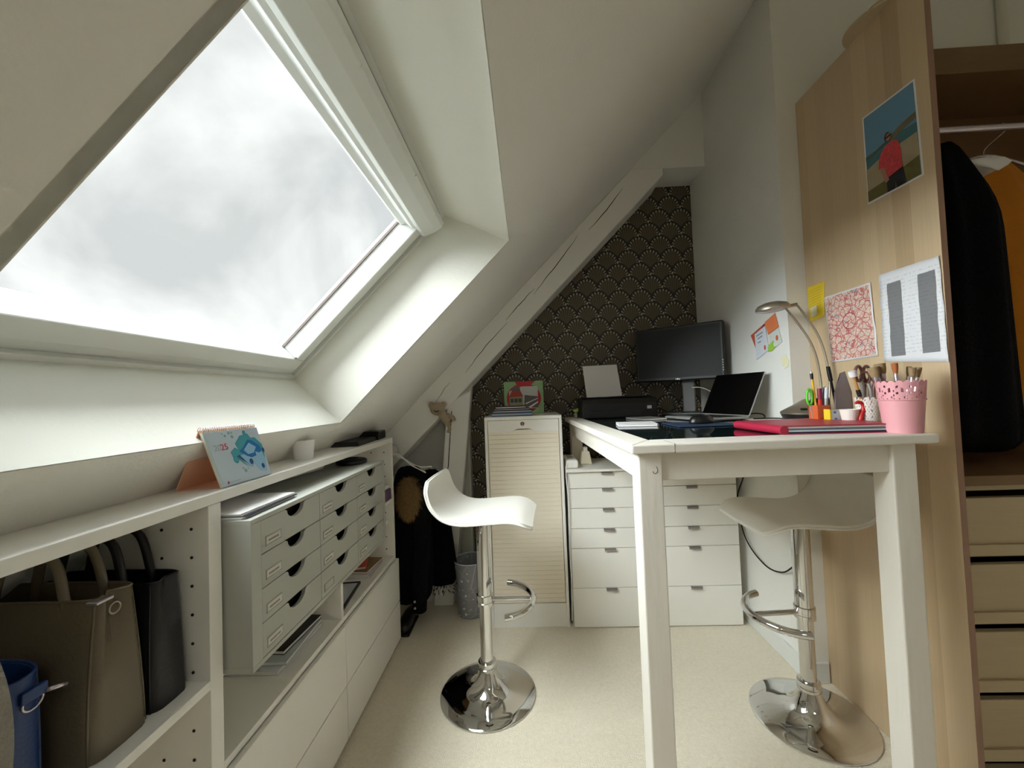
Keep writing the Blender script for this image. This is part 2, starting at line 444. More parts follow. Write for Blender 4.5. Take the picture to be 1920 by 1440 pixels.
# roof beam in front of the wallpapered wall, flush with the ceiling slope
bm_ = MB()
lo = [(-0.95, 0.78), (0.905, 2.625)]
bm_.prism([(-0.95, 0.765), (0.905, 2.620), (0.905, 2.667), (0.705, 2.667), (-0.98, 0.985)], 'y', 2.452, 2.69)
beam = struct(bm_, 'trim_1', M_wall, bevel=0.006)
beam['label'] = 'white painted sloping roof beam with long cracks in front of dark wallpaper'
def crack(a, b, wdt, seed):
    rnd = random.Random(seed); n = 12; up_, dn = [], []
    for i in range(n + 1):
        t = i / n; x, z = lerp(a, b, t); j = rnd.uniform(-.0015, .0015) + .006 * math.sin(3.1 * t + seed); ww = wdt * .5 * math.sin(math.pi * t) + 0.0005
        up_.append((x - ww * .7 + j, z + ww * .7 - j)); dn.append((x + ww * .7 + j, z - ww * .7 - j))
    return up_ + dn[::-1]
for i, (a, b, wd) in enumerate([((0.650, 2.552), (0.425, 2.295), .0042), ((0.355, 2.275), (0.075, 1.905), .0036), ((0.068, 1.952), (-0.105, 1.745), .0032),
                                ((-0.100, 1.742), (-0.375, 1.435), .0028), ((-0.470, 1.372), (-0.575, 1.258), .0016)]):
    build(MB().prism(crack(a, b, wd, i), 'y', 2.4505, 2.456), 'crack', M_crack, beam)
# boards and leaning post at the foot of the beam
struct(MB().hexa([(-0.625, 2.46, 0.0), (-0.50, 2.46, 0.0), (-0.50, 2.60, 0.0), (-0.625, 2.60, 0.0)],
                 [(-0.50, 2.46, 1.25), (-0.345, 2.46, 1.32), (-0.345, 2.60, 1.40), (-0.50, 2.60, 1.32)]), 'trim_2', M_wall, bevel=0.008)
build(MB().prism([(-0.585, 0.45), (-0.582, 0.45), (-0.502, 0.86), (-0.470, 1.20), (-0.474, 1.20), (-0.507, 0.86)], 'y', 2.4575, 2.463), 'crack', M_crack, bpy.data.objects['trim_2'])
struct(MB().box(-0.52, -0.392, 2.64, 2.70, 0.225, 1.33).box(-0.40, -0.388, 2.62, 2.70, 0.225, 1.31), 'trim_3', M_reveal, bevel=0.003)
struct(MB().box(-0.95, -0.39, 2.515, 2.70, 0, 0.125), 'trim_4', M_wall, bevel=0.004)
struct(MB().box(-0.95, -0.40, 2.665, 2.70, 0.125, 0.225), 'trim_5', M_blackm)

# ------------------------------------------------------------------ skylights
def off(x, z, d): return (x - d * S2, z + d * S2)
def skylight(idx, y0, y1, detail=True):
    root = bpy.data.objects.new('window_%d' % idx, None); COL.objects.link(root); root['kind'] = 'structure'
    root.location = (-0.8, (y0 + y1) / 2, 1.6)
    # plaster reveal: bottom, top and both sides, from the ceiling plane to the window frame
    B0, T0 = (OX0, OX0 + SL), (OX1, OX1 + SL)
    B1, T1 = (-0.962, 1.386), (-0.313, 2.036)
    th = 0.02
    rv = MB()
    rv.prism([B0, B1, (B1[0] - .03, B1[1] - .01), (B0[0] - .05, B0[1] + .01)], 'y', y0 - th, y1 + th)
    rv.prism([T0, T1, (T1[0], T1[1] + .03), (T0[0] - .02, T0[1] + .04)], 'y', y0 - th, y1 + th)
    for a, b in ((y1, y1 + th), (y0 - th, y0)):
        rv.prism([B0, T0, T1, B1], 'y', a, b)
    build(rv, 'window_reveal', M_reveal, root)
    # frame, sash and glass live in the tilted plane: u along the slope (0..L), d outward
    L = math.hypot(T1[0] - B1[0], T1[1] - B1[1]); ux, uz = (T1[0] - B1[0]) / L, (T1[1] - B1[1]) / L
    def P(u, d): return (B1[0] + u * ux - d * uz, B1[1] + u * uz + d * ux)
    def ring(u0, u1, ya, yb, d0, d1, w, name, m, bevel=0.002, parent=root):
        wu0, wu1, wy = w
        o = MB().prism([P(u0, d0), P(u0 + wu0, d0), P(u0 + wu0, d1), P(u0, d1)], 'y', ya, yb)
        o.prism([P(u1 - wu1, d0), P(u1, d0), P(u1, d1), P(u1 - wu1, d1)], 'y', ya, yb)
        for a, b in ((ya, ya + wy), (yb - wy, yb)):
            o.prism([P(u0 + wu0, d0), P(u1 - wu1, d0), P(u1 - wu1, d1), P(u0 + wu0, d1)], 'y', a, b)
        return build(o, name, m, parent, bevel=bevel)
    ring(-0.02, L + 0.02, y0 - 0.02, y1 + 0.02, -0.004, 0.012, (0.035, 0.045, 0.035), 'lining_bead', M_frame)
    ring(-0.02, L + 0.02, y0 - 0.02, y1 + 0.02, 0.012, 0.12, (0.060, 0.062, 0.060), 'window_frame', M_frame)
    u0, u1, ya, yb = 0.046, L - 0.06, y0 + 0.044, y1 - 0.044
    ring(u0, u1, ya, yb, -0.004, 0.085, (0.052, 0.06, 0.052), 'sash', M_frame, 0.004)
    if detail:
        build(MB().prism([P(u0 + .052, .066), P(u1 - .06, .066), P(u1 - .06, .075), P(u0 + .052, .075)], 'y', yb - .0575, yb - .0525), 'gasket', M_gasket, root)
        # moulded head rail and ventilation flap along the top of the sash
        build(MB().prism([P(u1 - .060, -.004), P(u1 - .060, .06), P(u1 - .098, .072), P(u1 - .098, .055), P(u1 - .082, .040), P(u1 - .078, .012)], 'y', ya + 0.03, yb - 0.03), 'head_rail', M_frame, root, bevel=0.002)
        build(MB().prism([P(u1 - .070, -.004), P(u1 - .062, -.022), P(u1 - .020, -.040), P(u1 + .012, -.048), P(u1 + .030, -.040), P(u1 + .034, -.020), P(u1 + .030, -.004)], 'y', ya + 0.01, yb + 0.005), 'ventilation_flap', M_frame, root, bevel=0.002)
        build(MB().prism([P(u1 + .034, -.004), P(u1 + .034, -.001), P(u1 + .046, -.001), P(u1 + .046, -.004)], 'y', ya, yb), 'flap_gap', M_gasket, root)
        for yy in (ya + .35, ya + .75, ya + 1.02):
            build(MB().prism([P(u1 + .005, -.0505), P(u1 + .012, -.052), P(u1 + .016, -.0505), P(u1 + .012, -.046)], 'y', yy, yy + 0.03), 'clip', M_frame, root)
        build(MB().prism([P(u0 + .046, .0), P(u0 + .060, .0), P(u0 + .052, .02)], 'y', yb - .064, yb - .046), 'bracket', M_silver, root)
    build(MB().prism([P(u0 + 0.04, .076), P(u1 - 0.04, .076), P(u1 - 0.04, .080), P(u0 + 0.04, .080)], 'y', ya + 0.03, yb - 0.03), 'glass_pane', M_glass, root)
skylight(1, *WY[0])

# ================================================================== BOOKCASE along the left wall
FX, BX = -0.735, -1.075
bk = thing('bookcase', 'long low white open bookcase under the skylight with drawer fronts at floor level', 'bookcase', (-0.85, 1.3, 0))
Y0 = -0.35
build(MB().prism([(FX, 1.055), (FX, 1.08), (-0.886, 1.08), (-0.911, 1.055)], 'y', Y0, 2.12), 'top_panel', M_white, bk, bevel=0.0015)
def upright(y0, y1, z0=0.0, z1=1.055):
    return MB().prism([(FX, z0), (FX, z1), (-0.925, z1), (BX, 0.88), (BX, z0)], 'y', y0, y1)
for a, b in ((2.098, 2.12), (0.882, 0.919), (Y0, Y0 + 0.022)):
    build(upright(a, b, 0, 1.0545), 'side_panel', M_white, bk, bevel=0.0015)
build(upright(1.50, 1.518, 0.455, 0.628), 'partition', M_white, bk, bevel=0.001)
for n_, (y0, y1, z0, z1, x1) in enumerate(((Y0 + .022, 0.882, 0.645, 0.665, FX), (Y0 + .022, 0.882, 0.24, 0.26, FX), (0.919, 2.098, 0.436, 0.455, FX),
                           (0.919, 2.098, 0.629, 0.645, -0.76), (1.835, 2.098, 0.745, 0.760, FX))):
    build(MB().box(BX, x1, y0, y1, z0, z1), 'shelf', M_white, bk, bevel=0.001)
build(MB().box(-1.078, -1.074, Y0, 2.12, 0, 0.87), 'back_panel', M_white, bk)
for z0, z1 in ((0.213, 0.432), (0.012, 0.208)):
    for y0, y1 in ((0.897, 1.499), (1.503, 2.124)):
        build(MB().box(-0.738, -0.72, y0, y1, z0, z1), 'drawer_front', M_white, bk, bevel=0.001)
ho = MB()
for y in (0.8815, 2.0975):
    for x in (-0.775, -0.845):
        for k in range(12):
            z = 0.30 + k * 0.064
            if y > 2 and z < 0.47: continue
            ho.lathe([(0.0035, 0), (0.0035, 0.0012)], (0, 0, 0), 8)
            n = 16
            for q in range(len(ho.v) - n, len(ho.v)):
                px, py, pz = ho.v[q]; ho.v[q] = (x + px, y - pz, z + py)
for k in range(2):
    ho.lathe([(0.0035, 0), (0.0035, 0.0012)], (0, 0, 0), 8)
    for q in range(len(ho.v) - 16, len(ho.v)):
        px, py, pz = ho.v[q]; ho.v[q] = (-0.79, 1.4995 - pz, 0.52 + k * .06 + py)
build(ho, 'shelf_pin_holes', M_crack, bk, kind='stuff')

# ------------------------------------------------------------------ grey twelve drawer filing case
CX0, CX1, CY0, CY1, CZ0, CZ1 = -0.95, -0.67, 0.928, 1.812, 0.647, 1.006
fc = thing('filing_case', 'pale grey filing case of twelve flat drawers with label holders in the bookcase', 'filing case', ((CX0 + CX1) / 2, (CY0 + CY1) / 2, CZ0))
tb = 0.012
build(MB().box(CX0, CX1, CY0, CY1, CZ1 - tb, CZ1), 'top_panel', M_case, fc, bevel=0.001)
build(MB().box(CX0, CX1, CY0, CY1, CZ0, CZ0 + tb), 'bottom_panel', M_case, fc, bevel=0.001)
for a, b in ((CY0, CY0 + 0.036), (CY1 - 0.022, CY1)):
    build(MB().box(CX0, CX1, a, b, CZ0 + tb, CZ1 - tb), 'side_panel', M_case, fc, bevel=0.001)
build(MB().box(CX0, CX1 - 0.03, CY0 + 0.036, CY1 - 0.022, CZ0 + tb, CZ1 - tb), 'drawer_box', M_casedark, fc)
cy = [CY0 + 0.036, 1.243, 1.518, CY1 - 0.022]; zh = (CZ1 - CZ0 - 2 * tb) / 4
rndl = random.Random(3)
for c in range(3):
    for r in range(4):
        y0, y1 = cy[c] + .0012, cy[c + 1] - .0012; z0 = CZ0 + tb + r * zh + .001; z1 = z0 + zh - .002
        ym = (y0 + y1) / 2 + 0.01; rr = 0.040
        pts = [(y0, z0), (y1, z0), (y1, z1)]
        pts += [(ym + rr + .010, z1), (ym + rr + .003, z1 - .003)]
        for k in range(0, 11):
            a = math.pi * k / 10; pts.append((ym + rr * math.cos(a), z1 - 0.006 - rr * 0.60 * math.sin(a)))
        pts += [(ym - rr - .003, z1 - .003), (ym - rr - .010, z1), (y0, z1)]
        d = build(MB().prism(pts, 'x', CX1 - 0.012, CX1 - 0.001), 'drawer', M_case, fc, bevel=0.0006, bseg=1)
        ly, lz = y0 + 0.016, z0 + 0.014
        lh = MB().box(CX1 - .001, CX1 + .0012, ly, ly + .062, lz, lz + .002).box(CX1 - .001, CX1 + .0012, ly, ly + .062, lz + .022, lz + .024)
        lh.box(CX1 - .001, CX1 + .0012, ly, ly + .002, lz, lz + .024).box(CX1 - .001, CX1 + .0012, ly + .060, ly + .062, lz, lz + .024)
        build(lh, 'label_holder', M_case, d)
        if not (c == 1 and r == 0):
            build(MB().box(CX1 - .001, CX1 + .0006, ly + .002, ly + .060, lz + .003, lz + .021), 'card', mat('card', (206, 203, 192), 0.7) if 'card' not in MATS else MATS['card'], d)
            wr = MB(); q = ly + .010
            while q < ly + .050:
                l_ = rndl.uniform(.002, .005); wr.box(CX1 + .0006, CX1 + .0008, q, q + l_, lz + .009, lz + .014); q += l_ + .0015
            build(wr, 'writing', mat('ink_grey', (120, 116, 112), 0.8) if 'ink_grey' not in MATS else MATS['ink_grey'], d)

# ------------------------------------------------------------------ items on and in the bookcase
def sheet_stack(name, label, cat, x0, x1, y0, y1, z, layers, rz=0, group=None, seed=0):
    """layers: (thickness, material, inset jitter)"""
    rnd = random.Random(seed)
    c = ((x0 + x1) / 2, (y0 + y1) / 2, z)
    root = thing(name, label, cat, c, rz, group); zz = 0
    for i, (th, m, pn) in enumerate(layers):
        dx, dy = rnd.uniform(-.004, .004), rnd.uniform(-.004, .004); a = rnd.uniform(-.03, .03)
        b = MB().box(-(x1 - x0) / 2, (x1 - x0) / 2, -(y1 - y0) / 2, (y1 - y0) / 2, 0, th * .96)
        b.xf(Matrix.Translation((dx, dy, zz)) @ Matrix.Rotation(a, 4, 'Z'))
        build(b, pn, m, root, local=True, bevel=0.0006, bseg=1); zz += th
    return root
sheet_stack('paper_pile', 'pile of white paper sheets on the near end of the grey filing case', 'papers', -0.90, -0.692, 0.935, 1.15, 1.0062,
            [(0.003, M_paperblue, 'sheet'), (0.003, M_paper, 'sheet'), (0.0025, M_navy, 'sheet'), (0.004, M_paper, 'sheet'), (0.003, M_paper, 'sheet')], 0.0, seed=4)
b = MB().tube([(-0.90, 1.30, 1.022), (-0.855, 1.60, 1.022)], 0.015, 16)
build(b, 'paper_roll', M_paper, None, smooth='auto', label='rolled white paper lying on the filing case below the white cup', cat='paper roll', origin=(-0.877, 1.45, 1.0065))
cdp = thing('portable_player', 'flat round black gadget lying at the far end of the filing case top', 'gadget', (-0.79, 1.74, 1.0062))
build(MB().lathe([(0.06, 0), (0.066, 0.004), (0.066, 0.014), (0.058, 0.021), (0.02, 0.023)], (-0.79, 1.74, 1.0062), 28), 'case', M_black, cdp, smooth='auto')
build(MB().lathe([(0.03, 0), (0.03, 0.0025)], (-0.79, 1.74, 1.029), 24), 'lid', M_blackm, cdp, smooth='auto')
# desk calendar
cal = thing('desk_calendar', 'standing desk calendar with blue puzzle picture and 25 in red on the bookcase', 'calendar', (-0.80, 1.02, 1.08))
A0, A1 = (-0.755, 0.945), (-0.748, 1.118)       # foot of the front face
RD = (-0.770, 0.900, 1.226); RD1 = (-0.766, 1.080, 1.224)
fz = 1.0808
def calface(p, q, t, u, v, outp=0.0):   # bilinear on front face, u along, v up
    a = lerp((A0[0], A0[1], fz), (A1[0], A1[1], fz), u); bb = lerp(RD, RD1, u); c = lerp(a, bb, v)
    return (c[0] + outp * .95, c[1] - outp * .06, c[2] + outp * .3)
def calplate(u0, u1, v0, v1, o0, o1): 
    m_ = MB(); m_.hexa([calface(0, 0, 0, u, v, o0) for u, v in ((u0, v0), (u1, v0), (u1, v1), (u0, v1))], [calface(0, 0, 0, u, v, o1) for u, v in ((u0, v0), (u1, v0), (u1, v1), (u0, v1))]); return m_
st = MB().hexa([(-0.856, 0.930, fz), (-0.850, 1.10, fz), (-0.848, 1.10, fz), (-0.854, 0.930, fz)], [(RD[0] - .002, RD[1], RD[2]), (RD1[0] - .002, RD1[1], RD1[2]), RD1, RD])
build(st, 'stand_back', M_peach, cal)
build(calplate(0, 1, 0, 1, -.002, 0), 'stand_front', M_peach, cal)
build(MB().hexa([(-0.854, 0.932, fz), (-0.756, 0.946, fz), (-0.750, 1.117, fz), (-0.850, 1.10, fz)], [(-0.854, 0.932, fz + .001), (-0.756, 0.946, fz + .001), (-0.750, 1.117, fz + .001), (-0.850, 1.10, fz + .001)]), 'stand_bottom', M_peach, cal)
build(calplate(0.0, 1, 0.0, 0.955, 0, .005), 'pages', mat('page_edge', (206, 220, 216), 0.7), cal)
pg = build(calplate(0.02, 1, 0.0, 0.95, .005, .0062), 'cover_page', mat('cal_cover', (196, 212, 226), 0.5), cal)
def calpoly(pts, o0, o1, m, name):
    mm = MB(); n = len(pts)
    mm.add([calface(0, 0, 0, u, v, o0) for u, v in pts] + [calface(0, 0, 0, u, v, o1) for u, v in pts],
           [tuple(range(n)), tuple(range(2 * n - 1, n - 1, -1))] + [(i, (i + 1) % n, n + (i + 1) % n, n + i) for i in range(n)])
    build(mm, name, m, pg)
Mc1 = mat('print_teal', (70, 160, 176), 0.5); Mc2 = mat('print_blue', (26, 116, 186), 0.5); Mc3 = mat('print_pale', (150, 196, 226), 0.5); Mc4 = mat('print_dark', (44, 78, 130), 0.5); Mc5 = mat('print_redtext', (206, 40, 70), 0.6); Mc6 = mat('print_green', (130, 178, 176), 0.5)
def circ(u, v, ru, rv, n=12): return [(u + ru * math.cos(2 * math.pi * k / n), v + rv * math.sin(2 * math.pi * k / n)) for k in range(n)]
calpoly([(0.34, .56), (0.44, .63), (.50, .58), (.47, .70), (.60, .83), (.76, .86), (.80, .77), (.88, .77), (.99, .62), (.985, .45), (.96, .30), (.93, .50), (.80, .55), (.74, .55), (.66, .42), (.56, .27), (.42, .44), (.36, .46)], .0062, .0068, Mc1, 'print')
calpoly([(.56, .27), (.66, .22), (.71, .30), (.80, .12), (.93, .09), (.97, .30), (.93, .50), (.80, .52), (.64, .50), (.46, .47)], .0062, .0070, Mc3, 'print')
calpoly([(.50, .55), (.60, .62), (.72, .74), (.80, .72), (.92, .60), (.95, .50), (.88, .46), (.80, .50), (.80, .42), (.70, .40), (.62, .44)], .0068, .0074, Mc2, 'print')
calpoly([(.58, .56), (.72, .68), (.84, .58), (.76, .48), (.64, .47)], .0074, .0079, Mc3, 'print')
calpoly(circ(.66, .33, .035, .055), .0070, .0076, Mc4, 'print'); calpoly(circ(.87, .20, .03, .05), .0070, .0076, Mc4, 'print'); calpoly(circ(.98, .50, .02, .05), .0070, .0076, Mc4, 'print'); calpoly(circ(.39, .42, .045, .07), .0068, .0074, Mc1, 'print'); calpoly(circ(.70, .88, .03, .04), .0068, .0074, Mc1, 'print')
calpoly([(.42, .47), (.58, .30), (.60, .27), (.47, .49)], .0076, .0079, Mc4, 'print')
for u, v, a in ((.30, .90, .012), (.34, .86, .02), (.42, .90, .022), (.46, .83, .025), (.47, .90, .015), (.50, .19, .025), (.47, .24, .014), (.56, .22, .01)): calpoly(circ(u, v, a, a * 1.2, 8), .0062, .0067, Mc6, 'print')
ux_ = Vector(calface(0, 0, 0, 1, .5)) - Vector(calface(0, 0, 0, 0, .5)); vx_ = Vector(calface(0, 0, 0, .5, 1)) - Vector(calface(0, 0, 0, .5, 0))
text('25', 0.023, Mc5, pg, axes(calface(0, 0, 0, .20, .62, .0066), ux_, vx_)); text('20', 0.023, mat('print_palegrey', (176, 186, 198), .6), pg, axes(calface(0, 0, 0, .08, .62, .0066), ux_, vx_))
calpoly([(.10, .035), (.13, .035), (.135, .08), (.115, .08)], .0062, .0068, Mc5, 'print'); calpoly([(.16, .05), (.34, .05), (.34, .062), (.16, .062)], .0062, .0068, MATS['print_palegrey'], 'print')
cw = MB()
for k in range(26):
    a = lerp(RD, RD1, (k + .7) / 27)
    cw.tube([(a[0] + .008 * math.cos(q), a[1], a[2] - .001 + .008 * math.sin(q)) for q in [2 * math.pi * i / 10 for i in range(10)]], .0009, 5, closed=True)
build(cw, 'wire_binding', M_ferrule, cal, smooth=True)
# white cup / candle jar
cp = thing('candle_cup', 'small off-white tapered cup standing on the bookcase by the calendar', 'cup', (-0.81, 1.40, 1.0802))
build(MB().lathe([(0.029, 0), (0.031, 0.003), (0.037, 0.068), (0.036, 0.070), (0.034, 0.068), (0.033, 0.05), (0.001, 0.05)], (-0.81, 1.40, 1.0802), 32), 'cup_body', M_paper, cp, smooth='auto')
build(MB().lathe([(0.0325, 0), (0.0325, 0.006), (0.001, 0.006)], (-0.81, 1.40, 1.131), 24), 'wax', M_leather, cp, smooth='auto')
# black devices at far end
lp = thing('closed_device', 'thin flat black box lying on the far end of the bookcase', 'device', (-0.84, 1.86, 1.0802), 0.05)
build(MB().box(-0.05, 0.075, -0.12, 0.12, 0, 0.018), 'case', M_black, lp, local=True, bevel=0.002)
build(MB().box(-0.048, 0.073, -0.118, 0.118, 0.018, 0.0205), 'lid', M_screen, lp, local=True, bevel=0.001)
dv = thing('black_box', 'thicker small black box behind the flat one at the bookcase end', 'device', (-0.825, 2.05, 1.0802), 0.05)
build(MB().box(-0.045, 0.06, -0.055, 0.055, 0, 0.045), 'case', M_black, dv, local=True, bevel=0.004)
build(MB().box(0.0595, 0.062, -0.05, 0.05, 0.006, 0.039), 'front_plate', M_screen, dv, local=True, bevel=0.001)

# purple box in the little cubby, notebooks on the lower shelf, black frame
sheet_stack('purple_box', 'small purple box on the cubby shelf at the bookcase end', 'box', -0.90, -0.745, 2.0, 2.09, 0.7605, [(0.055, M_purple, 'base'), (0.01, M_paperblue, 'lid'), (0.006, M_paper, 'paper_slip')], seed=2)
def book(name, label, cat, x0, x1, y0, y1, z, h, m, rz=0, spiral=False, group=None, ct=.0012):
    c = ((x0 + x1) / 2, (y0 + y1) / 2, z); r = thing(name, label, cat, c, rz, group); a, bb = (x1 - x0) / 2, (y1 - y0) / 2
    build(MB().box(-a + .002, a - .002, -bb + .002, bb - .002, ct, h - ct), 'pages', M_paper, r, local=True)
    build(MB().box(-a, a, -bb, bb, 0, ct), 'cover', m, r, local=True); build(MB().box(-a, a, -bb, bb, h - ct, h), 'cover', m, r, local=True)
    if spiral:
        s = MB(); n = int((2 * bb) / .0085)
        for k in range(n):
            yy = -bb + .006 + k * .0085
            s.tube([(a + .001 + (h * .6) * math.cos(q), yy, h / 2 + (h * .6) * math.sin(q)) for q in [2 * math.pi * i / 8 for i in range(8)]], .0007, 4, closed=True)
        build(s, 'spiral_binding', M_ferrule, r, local=True, smooth=True)
    else:
        build(MB().box(-a - .0012, -a, -bb, bb, 0, h), 'spine', m, r, local=True)
    return r
g = 'notebooks and folders under the filing case'
book('document_folder', 'clear blue-grey plastic folder at the bottom of the pile left of the partition', 'folder', -0.985, -0.79, 1.20, 1.46, 0.4552, 0.014, M_paperblue, 0.0, group=g)
book('document_folder', 'milky plastic folder in the middle of the pile left of the partition', 'folder', -0.98, -0.785, 1.22, 1.46, 0.4695, 0.012, mat('milky', (176, 184, 186), .3), 0.06, group=g)
book('notebook', 'dark cover notebook on top of the pile left of the partition', 'notebook', -0.97, -0.80, 1.26, 1.47, 0.482, 0.012, M_blackleather, -0.05, group=g)
book('notebook', 'spiral notebook with white pages at the bottom of the pile near the cubby', 'notebook', -0.96, -0.775, 1.83, 2.02, 0.4552, 0.013, M_paper, 0.05, spiral=True, group=g)
book('notebook', 'brown covered notebook in the middle of the pile near the cubby', 'notebook', -0.95, -0.775, 1.86, 2.03, 0.4685, 0.011, mat('brown_cover', (140, 106, 66), .6), -0.08, group=g)
book('notebook', 'red notebook on top of the pile near the cubby', 'notebook', -0.96, -0.82, 1.86, 2.02, 0.4797, 0.012, M_redo, 0.3, group=g)
pf = thing('picture_frame', 'thin black rimmed picture frame lying flat just behind the partition', 'frame', (-0.86, 1.66, 0.4552), 0.12)
fr = MB().box(-.09, .09, -.12, -.112, 0, .012).box(-.09, .09, .112, .12, 0, .012).box(-.09, -.082, -.112, .112, 0, .012).box(.082, .09, -.112, .112, 0, .012)
build(fr, 'frame_rim', M_black, pf, local=True, bevel=.001); build(MB().box(-.082, .082, -.112, .112, 0.001, .008), 'picture', M_paperblue, pf, local=True)

# ------------------------------------------------------------------ handbags
def rrect(cx, cy, z, a, b, n=28, p=3.2, pinch=0):
    out = []
    for k in range(n):
        t = 2 * math.pi * k / n; c, s = math.cos(t), math.sin(t)
        x = a * math.copysign(abs(c) ** (2 / p), c); y = b * math.copysign(abs(s) ** (2 / p), s)
        if pinch: x -= math.copysign(pinch * math.exp(-(y / (b * .35)) ** 2), c) * abs(c)
        out.append((cx + x, cy + y, z))
    return out
def handbag(name, label, loc, a, b, h, m, taper=.55, handles=True, hh=.12, mh=None, rz=0, pinch=.02, p=5, hs=.5):
    r = thing(name, label, 'handbag', loc, rz); mh = mh or m
    rings = []; n = 9
    for j in range(n + 1):
        t = j / n; bb = b * (1 - (1 - taper) * t ** 1.3) * (1 + .04 * math.sin(3 * t)); aa = a * (1 - .05 * t)
        rings.append(rrect(0, 0, h * t, aa, bb, p=p, pinch=pinch * t))
    inner = [[(q[0] * .97, q[1] * .9, q[2]) for q in rings[-1]], [(q[0] * .95, q[1] * .85, q[2] - h * .5) for q in rings[-1]]]
    build(MB().loft(rings + inner), 'bag_body', m, r, local=True, smooth='auto')
    tb_ = MB().tube([(q[0], q[1], q[2] + .001) for q in rings[-1]], .0025, 6, closed=True); build(tb_, 'rim', mh, r, local=True, smooth=True)
    sx = MB()
    for sgn in (-1, 1):
            sx.tube([rings[j][3 if sgn > 0 else 25] for j in range(n + 1)], .0022, 6)
    build(sx, 'seam', mh, r, local=True, smooth=True)
    if handles:
        for sgn in (-1, 1):
            y = sgn * b * taper * .8
            pts = bez([(-a * hs, y, h * .84), (-a * hs * .95, y * 1.05, h * 1.0), (-a * hs * .65, y, h + hh * .8), (0, y, h + hh), (a * hs * .65, y, h + hh * .8), (a * hs * .95, y * 1.05, h), (a * hs, y, h * .84)], 6)
            build(MB().tube(pts, .008, 10), 'handle', mh, r, local=True, smooth=True)
    return r
SZ = 0.6655
tb1 = handbag('handbag', 'glossy taupe grey tote standing in front of the black bag in the bookcase', (-0.915, 0.725, SZ), .145, .062, .275, M_taupe, .62, hh=.085, pinch=.028)
ring_ = lambda c, r_, w_, ax: [(c[0] + r_ * math.cos(q) * ax[0][0] + r_ * math.sin(q) * ax[1][0], c[1] + r_ * math.cos(q) * ax[0][1] + r_ * math.sin(q) * ax[1][1], c[2] + r_ * math.cos(q) * ax[0][2] + r_ * math.sin(q) * ax[1][2]) for q in [2 * math.pi * i / 20 for i in range(20)]]
build(MB().tube(ring_((.136, -.008, .25), .010, 0, ((0, 1, 0), (0, 0, 1))), .0018, 6, closed=True), 'ring', M_pewter, tb1, local=True, smooth=True)
build(MB().box(.118, .140, -.042, -.012, .270, .276), 'clasp', M_ferrule, tb1, local=True, bevel=.002)
handbag('handbag', 'black leather handbag against the upright divider in the bookcase', (-0.92, 0.828, SZ), .150, .048, .255, M_blackleather, .75, hh=.10, pinch=.012)
bl = handbag('handbag', 'blue leather bucket bag with metal ring at the near end of the bookcase', (-0.893, 0.592, SZ), .105, .050, .205, M_blue, .93, handles=False, pinch=0, p=2.4)
build(MB().tube(ring_((.102, .012, .165), .013, 0, ((0, 1, 0), (.15, 0, 1))), .002, 6, closed=True), 'ring', M_ferrule, bl, local=True, smooth=True)
build(MB().box(.098, .106, -.004, .030, .168, .186), 'strap_tab', M_blue, bl, local=True, bevel=.002)
build(MB().tube([(.106, .026, .172), (.112, .038, .170), (.110, .05, .165)], .0035, 8), 'snap_hook', M_ferrule, bl, local=True, smooth=True)
handbag('handbag', 'dark brown handbag mostly hidden behind the blue bucket bag', (-0.975, 0.46, SZ), .09, .045, .26, mat('dark_brown_leather', (38, 32, 26), .45), .8, hh=.08, pinch=0)
pl = MB().ball((-0.765, 0.530, SZ + .15), .032, .024, .14, 16, 12, .04)
build(pl, 'grey_scarf', M_grey_plush, None, smooth=True, label='bundled fuzzy grey scarf at the left edge beside the blue bag', cat='scarf', origin=(-0.765, 0.53, SZ), sub=1)

# ================================================================== COAT CORNER
def coat(name, label, secs, m, extra=None):
    r = thing(name, label, 'coat', (secs[-1][0], secs[-1][1], secs[-1][2]))
    rings = []
    for j, (x, y, z, a, b) in enumerate(secs):
        ring = []
        for k in range(36):
            t = 2 * math.pi * k / 36; f = 1 + .06 * math.sin(5 * t + j * .25) + .04 * math.sin(9 * t - j * .3)
            ring.append((x + a * f * math.cos(t), y + b * f * math.sin(t), z + .006 * math.sin(4 * t)))
        rings.append(ring)
    build(MB().loft(rings), 'coat_body', m, r, smooth=True, sub=1)
    return r
def furry(mbase, n, r0, length, seed, centre):
    rnd = random.Random(seed); mm = MB(); cx, cy_, cz, a, b, c = centre
    for i in range(n):
        th, ph = math.acos(rnd.uniform(-1, 1)), rnd.uniform(0, 2 * math.pi)
        d = Vector((math.sin(th) * math.cos(ph), math.sin(th) * math.sin(ph), math.cos(th)))
        p = Vector((cx + a * d.x, cy_ + b * d.y, cz + c * d.z)); L_ = length * rnd.uniform(.6, 1.2)
        dr = (d + Vector((rnd.uniform(-.3, .3), rnd.uniform(-.3, .3), -0.9))).normalized(); q = p + dr * L_
        s_ = d.cross(dr).normalized() * r0 if d.cross(dr).length > 1e-4 else Vector((r0, 0, 0))
        mm.add([p - s_, p + s_, q], [(0, 1, 2)])
    return mm
c1 = coat('winter_coat', 'long black winter coat with brown fur hood trim hanging behind the bookcase', [(-.70, 2.27, .90, .04, .04), (-.695, 2.27, .86, .085, .055), (-.69, 2.27, .76, .105, .07), (-.69, 2.265, .60, .11, .075), (-.69, 2.26, .40, .115, .08), (-.695, 2.26, .22, .12, .085), (-.70, 2.26, .125, .11, .08)], M_black_cloth)
build(MB().ball((-.668, 2.175, .735), .064, .04, .105, 14, 10), 'fur_base', M_fur, c1, smooth=True)
build(furry(None, 3200, .0016, .035, 5, (-.668, 2.175, .735, .066, .044, .105)), 'fur_trim', M_fur, c1, kind='stuff')
